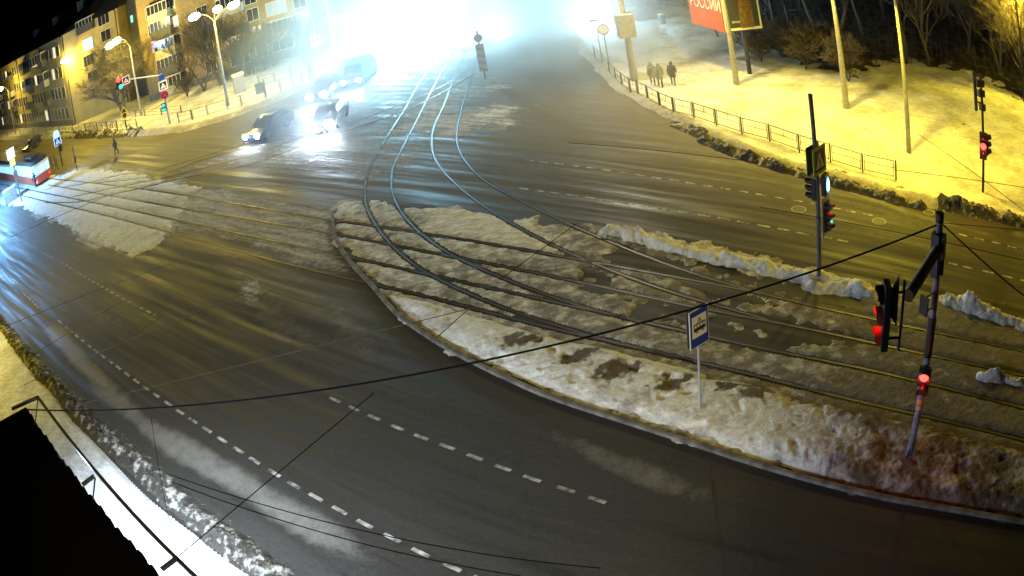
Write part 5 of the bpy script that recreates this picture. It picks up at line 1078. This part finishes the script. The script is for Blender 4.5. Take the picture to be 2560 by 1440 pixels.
# ------------------------------------------------------------------ tram leaving to the left
ta, tb = P(0, 450), P(97, 470); td_ = (ta - tb); td_.z = 0; td_.normalize()
tn = VEC((-td_.y, td_.x, 0))
tail = P(112, 458); ang = math.atan2(td_.y, td_.x) - math.pi / 2
e = empty('tram', (tail.x, tail.y, .02), ang, 'red and cream tram with bright blue-lit windows at the left edge', 'tram')
M_tred = mat('tram_red', (.42, .06, .03), .45); M_tcr = mat('tram_cream', (.62, .58, .5), .5); E_tw = em('tram_window', (.35, .62, 1), 1.25)
Wt, Lt, Ht = 2.4, 28, 2.75
def tramsec(z0, z1, ins, m, name, par, y0=0):
    w = Wt / 2 - ins; r = .35; fpz = [(-w, Lt), (-w, y0 + r + ins), (-w + r, y0 + ins), (w - r, y0 + ins), (w, y0 + r + ins), (w, Lt)]
    n = len(fpz); return MB().add([(x, y, z0) for x, y in fpz] + [(x, y, z1) for x, y in fpz], [tuple(range(n)), tuple(range(n, 2 * n))] + [(i, (i + 1) % n, (i + 1) % n + n, i + n) for i in range(n)]).build(name, m, par)
body = tramsec(.30, 1.12, 0, M_tred, 'lower_body', e); tramsec(1.122, 1.22, -.02, M_tcr, 'waist_band', e)
tramsec(1.222, 2.05, .02, E_tw, 'window_band', e); tramsec(2.052, 2.32, 0, M_tcr, 'upper_band', e); tramsec(2.322, Ht, .12, M_dark, 'roof', e)
pil = MB()
for i in range(18):
    for sx in (-1, 1): pil.box((sx * (Wt / 2 - .01) - .05, .5 + i * 1.5, 1.22), (sx * (Wt / 2 - .01) + .05, .62 + i * 1.5, 2.05))
for sx in (-.45, .45): pil.box((sx - .05, -.03, 1.22), (sx + .05, .03, 2.05))
pil.build('pillar', M_tcr, e); MB().box((-.5, 2, Ht), (.5, 5, Ht + .25), .05).build('roof_box', M_dark, e)
tramsec(.05, .30, .3, M_black, 'underframe', e)
for sx in (-1, 1):
    MB().disc((sx * .9, -.02, .75), (0, 1, 0), .09, 14, .05).build('tail_light', E_red, e)
MB().disc((-.95, -.03, .55), (0, 1, 0), .14, 14, .04).build('round_lamp', M_cream, e)
# ------------------------------------------------------------------ people
def person(px, h, face, coat, label, pose='stand', pos=None, bag=False, group='people on foot'):
    p = P(*px); e = empty('person', (p.x, p.y, .1), rz_face(face), label, 'person', group); k = h / 1.72
    j = {'pel': (0, 0, .95), 'sp': (0, 0, 1.2), 'ch': (0, -.01, 1.38), 'nk': (0, -.02, 1.5), 'hd': (0, -.03, 1.58), 'ht': (0, -.03, 1.70)}
    st = .20 if pose == 'walk' else .04
    for s_, nm in ((-1, 'l'), (1, 'r')):
        f = st * s_
        j['hip' + nm] = (.10 * s_, 0, .92); j['kn' + nm] = (.11 * s_, -f * .6 - .03, .50); j['an' + nm] = (.11 * s_, -f * 1.0 + .03, .09); j['to' + nm] = (.12 * s_, -f * 1.0 - .16, .05)
        j['sh' + nm] = (.19 * s_, 0, 1.42); j['el' + nm] = (.26 * s_, f * .8 + .02, 1.14); j['wr' + nm] = (.27 * s_, f * 1.2 - .06, .90); j['ha' + nm] = (.27 * s_, f * 1.3 - .09, .80)
    ed = [('pel', 'sp'), ('sp', 'ch'), ('ch', 'nk'), ('nk', 'hd'), ('hd', 'ht')]
    for nm in 'lr': ed += [('pel', 'hip' + nm), ('hip' + nm, 'kn' + nm), ('kn' + nm, 'an' + nm), ('an' + nm, 'to' + nm), ('ch', 'sh' + nm), ('sh' + nm, 'el' + nm), ('el' + nm, 'wr' + nm), ('wr' + nm, 'ha' + nm)]
    rr = {'pel': .14, 'sp': .13, 'ch': .15, 'nk': .06, 'hd': .10, 'ht': .08, 'hip': .10, 'kn': .065, 'an': .05, 'to': .045, 'sh': .075, 'el': .055, 'wr': .04, 'ha': .035}
    keys = list(j); me = bpy.data.meshes.new('body'); me.from_pydata([tuple(VEC(j[q]) * k) for q in keys], [(keys.index(a), keys.index(b_)) for a, b_ in ed], [])
    o = link('body', me, M_cloth[0], e); sk = o.modifiers.new('skin', 'SKIN'); sk.use_smooth_shade = True
    for i, q in enumerate(keys):
        r = rr.get(q, rr.get(q[:-1], .06)) * k; me.skin_vertices[0].data[i].radius = (r, r); 
    me.skin_vertices[0].data[0].use_root = True
    ss = o.modifiers.new('sub', 'SUBSURF'); ss.levels = 1; ss.render_levels = 2
    ct = MB().tube([VEC((0, 0, z)) * k for z in (.62, .78, .98, 1.2, 1.38, 1.49)], [r * k for r in (.25, .24, .21, .20, .215, .10)], 14)
    ct.v = [(x, y * .72, z) for x, y, z in ct.v]
    for nm in 'lr': ct.tube([VEC(j[q + nm]) * k for q in ('sh', 'el', 'wr')], [.085 * k, .075 * k, .055 * k], 8)
    ct.build('coat', coat, e, True)
    MB().tube([VEC((0, -.03, z)) * k for z in (1.50, 1.56, 1.64, 1.72, 1.755)], [r * k for r in (.07, .115, .125, .09, .02)], 12).build('hood', coat, e, True)
    bm = bmesh.new(); bmesh.ops.create_uvsphere(bm, u_segments=10, v_segments=8, radius=.075 * k); v_ = [(v.co.x, v.co.y - .085 * k, v.co.z * 1.25 + 1.60 * k) for v in bm.verts]; bm.verts.index_update(); f_ = [[q.index for q in f.verts] for f in bm.faces]; bm.free()
    MB().add(v_, f_).build('face', M_skin, e, True)
    if bag: MB().box((.25, -.12, .5), (.38, .12, .85), .04).build('bag', M_black, e)
    return e
person((782, 200), 1.55, (.3, -1), M_cloth[1], 'person in a long coat standing at the end of the left pavement railing')
person((293, 388), 1.65, (-.8, -.4), M_cloth[1], 'person walking alone across the far left carriageway', 'walk')
person((92, 470), 1.60, (-.5, -1), M_cloth[0], 'person in black waiting beside the tail of the tram', 'walk')
person((1634, 216), 1.5, (.2, 1), M_cloth[2], 'left figure of the hazy pair walking on the right pavement', 'walk')
person((1653, 222), 1.55, (.2, 1), M_cloth[2], 'right figure of the hazy pair walking on the right pavement', 'walk')
person((1685, 217), 1.55, (.3, 1), M_cloth[0], 'person in a dark hooded coat walking just right of the hazy pair', 'walk')
# ------------------------------------------------------------------ light from the shop and from beyond the frame edges
for i, c in enumerate(SHOPL):
    lamp('strip_light_glow', (c.x, c.y, CZ - .45), (3200, 3400, 2800, 2000)[i], (.62, .77, 1), .25, kind='SPOT', spot=150, target=(c.x - nc.x * 2.2, c.y - nc.y * 2.2, 0))
lamp('strip_light_glow', (SHOPL[1].x, SHOPL[1].y, CZ - .2), 500, (.55, .72, 1), .25)
street_lamp((-330, 905), 9, [(-33, 29, 9.3)], 'street lamp standing just outside the left edge by the pavement', power=6500, col=YEL, hr=.2, bpos=(-35, 30))
p = P(-190, 585); car((p.x, p.y), math.atan2(-(P(200, 700) - p).x, (P(200, 700) - p).y), 'unseen car added just outside the left edge to light the lanes', (.05, .05, .06), power=3500, hl=.15, group='unseen cars added for their light')  # car out of view, added for its headlight beams
lamp('platform_light', P(-40, 505, 3.2), 600, (.66, .70, 1), .2)
street_lamp((-60, 520), 5, [(-48.6, 61.2, 5.2)], 'bright cold lamp of the tram stop just outside the left edge', power=15000, col=(.16, .48, 1), hr=.25, bpos=(-50, 62.5))
lamp('added_blue_light', P(-110, 610, 2.6), 6500, (.08, .42, 1), .4)  # unseen blue light without a fixture, added to tint the left lanes
lamp('signal_glow', P(2178, 800, 5.2), 8, (1, .12, .05), .06)
street_lamp((1280, 1400), 15, [(-3, -1.2, 15.3)], 'street lamp standing behind the viewpoint, over the near carriageway', power=9500, col=(1, .78, .19), hr=.2, spot=62, aim=(-.7, 7.2, 0), bpos=(-3, -3))
lamp('eave_light', (-7.9, 8.3, CZ - .35), 2600, (.60, .76, 1), .3, kind='SPOT', spot=120, target=(2, 19, 0))
b = P(2790, 470); street_lamp((2790, 470), 9, [(b.x - 1.5, b.y - .3, 9.3)], 'street lamp standing just outside the right edge', power=7500, col=YEL, hr=.2, spot=155, aim=(-1.5, .5, 0))
# ------------------------------------------------------------------ vapour clouds, mostly added for the bloom round lamps and headlights
def mist(name, cen, rad, dens, col, label, an=.2, nscale=.12, rot=0):
    bm = bmesh.new(); bmesh.ops.create_icosphere(bm, subdivisions=4, radius=1.0); me = bpy.data.meshes.new(name); bm.to_mesh(me); bm.free()
    o = link(name, me, None); o.location = cen; o.scale = rad; o.rotation_euler = (0, 0, rot); tag(o, label, 'mist', None, 'stuff')
    m = bpy.data.materials.new(name); m.use_nodes = True; t = m.node_tree; t.nodes.clear(); N = t.nodes.new; L = t.links
    out = N('ShaderNodeOutputMaterial'); pv = N('ShaderNodeVolumePrincipled'); tc = N('ShaderNodeTexCoord'); ln = N('ShaderNodeVectorMath'); ln.operation = 'LENGTH'
    L.new(tc.outputs['Object'], ln.inputs[0]); mr = N('ShaderNodeMapRange'); mr.interpolation_type = 'SMOOTHERSTEP'; mr.inputs[1].default_value = 1.0; mr.inputs[2].default_value = .1; mr.inputs[3].default_value = 0; mr.inputs[4].default_value = dens
    L.new(ln.outputs['Value'], mr.inputs[0]); g = N('ShaderNodeNewGeometry'); nz = N('ShaderNodeTexNoise'); nz.inputs['Scale'].default_value = nscale; nz.inputs['Detail'].default_value = 3
    L.new(g.outputs['Position'], nz.inputs['Vector']); mr2 = N('ShaderNodeMapRange'); mr2.inputs[1].default_value = .35; mr2.inputs[2].default_value = .7; mr2.inputs[3].default_value = .35; mr2.inputs[4].default_value = 1.6; L.new(nz.outputs['Fac'], mr2.inputs[0])
    mu = N('ShaderNodeMath'); mu.operation = 'MULTIPLY'; L.new(mr.outputs[0], mu.inputs[0]); L.new(mr2.outputs[0], mu.inputs[1]); L.new(mu.outputs[0], pv.inputs['Density'])
    pv.inputs['Color'].default_value = (*col, 1); pv.inputs['Anisotropy'].default_value = an; L.new(pv.outputs[0], out.inputs['Volume']); me.materials.append(m); return o
mist('mist', (-7, 71, 3.5), (16, 34, 9), .052, (.78, .93, 1), 'white vapour added for the bloom around the floodlights over the far junction')  # cloud added so the floodlights spread a glare
mist('mist', (7.2, 63, 2.5), (12, 32, 8), .075, (.95, .95, .93), 'thin grey vapour drifting over the right lanes of the far junction', nscale=.2, rot=.05)
mist('mist', (-42, 84, 5), (32, 18, 9), .004, (1, .97, .9), 'faint haze added for the halos of the street lamps in front of the blocks')  # added so the street lamps get halos
mist('mist', (-10, 54, 1.6), (7.5, 10, 4.2), .045, (.85, .93, 1), 'vapour added for the blue bloom around the oncoming headlights')  # cloud added so the headlights bloom
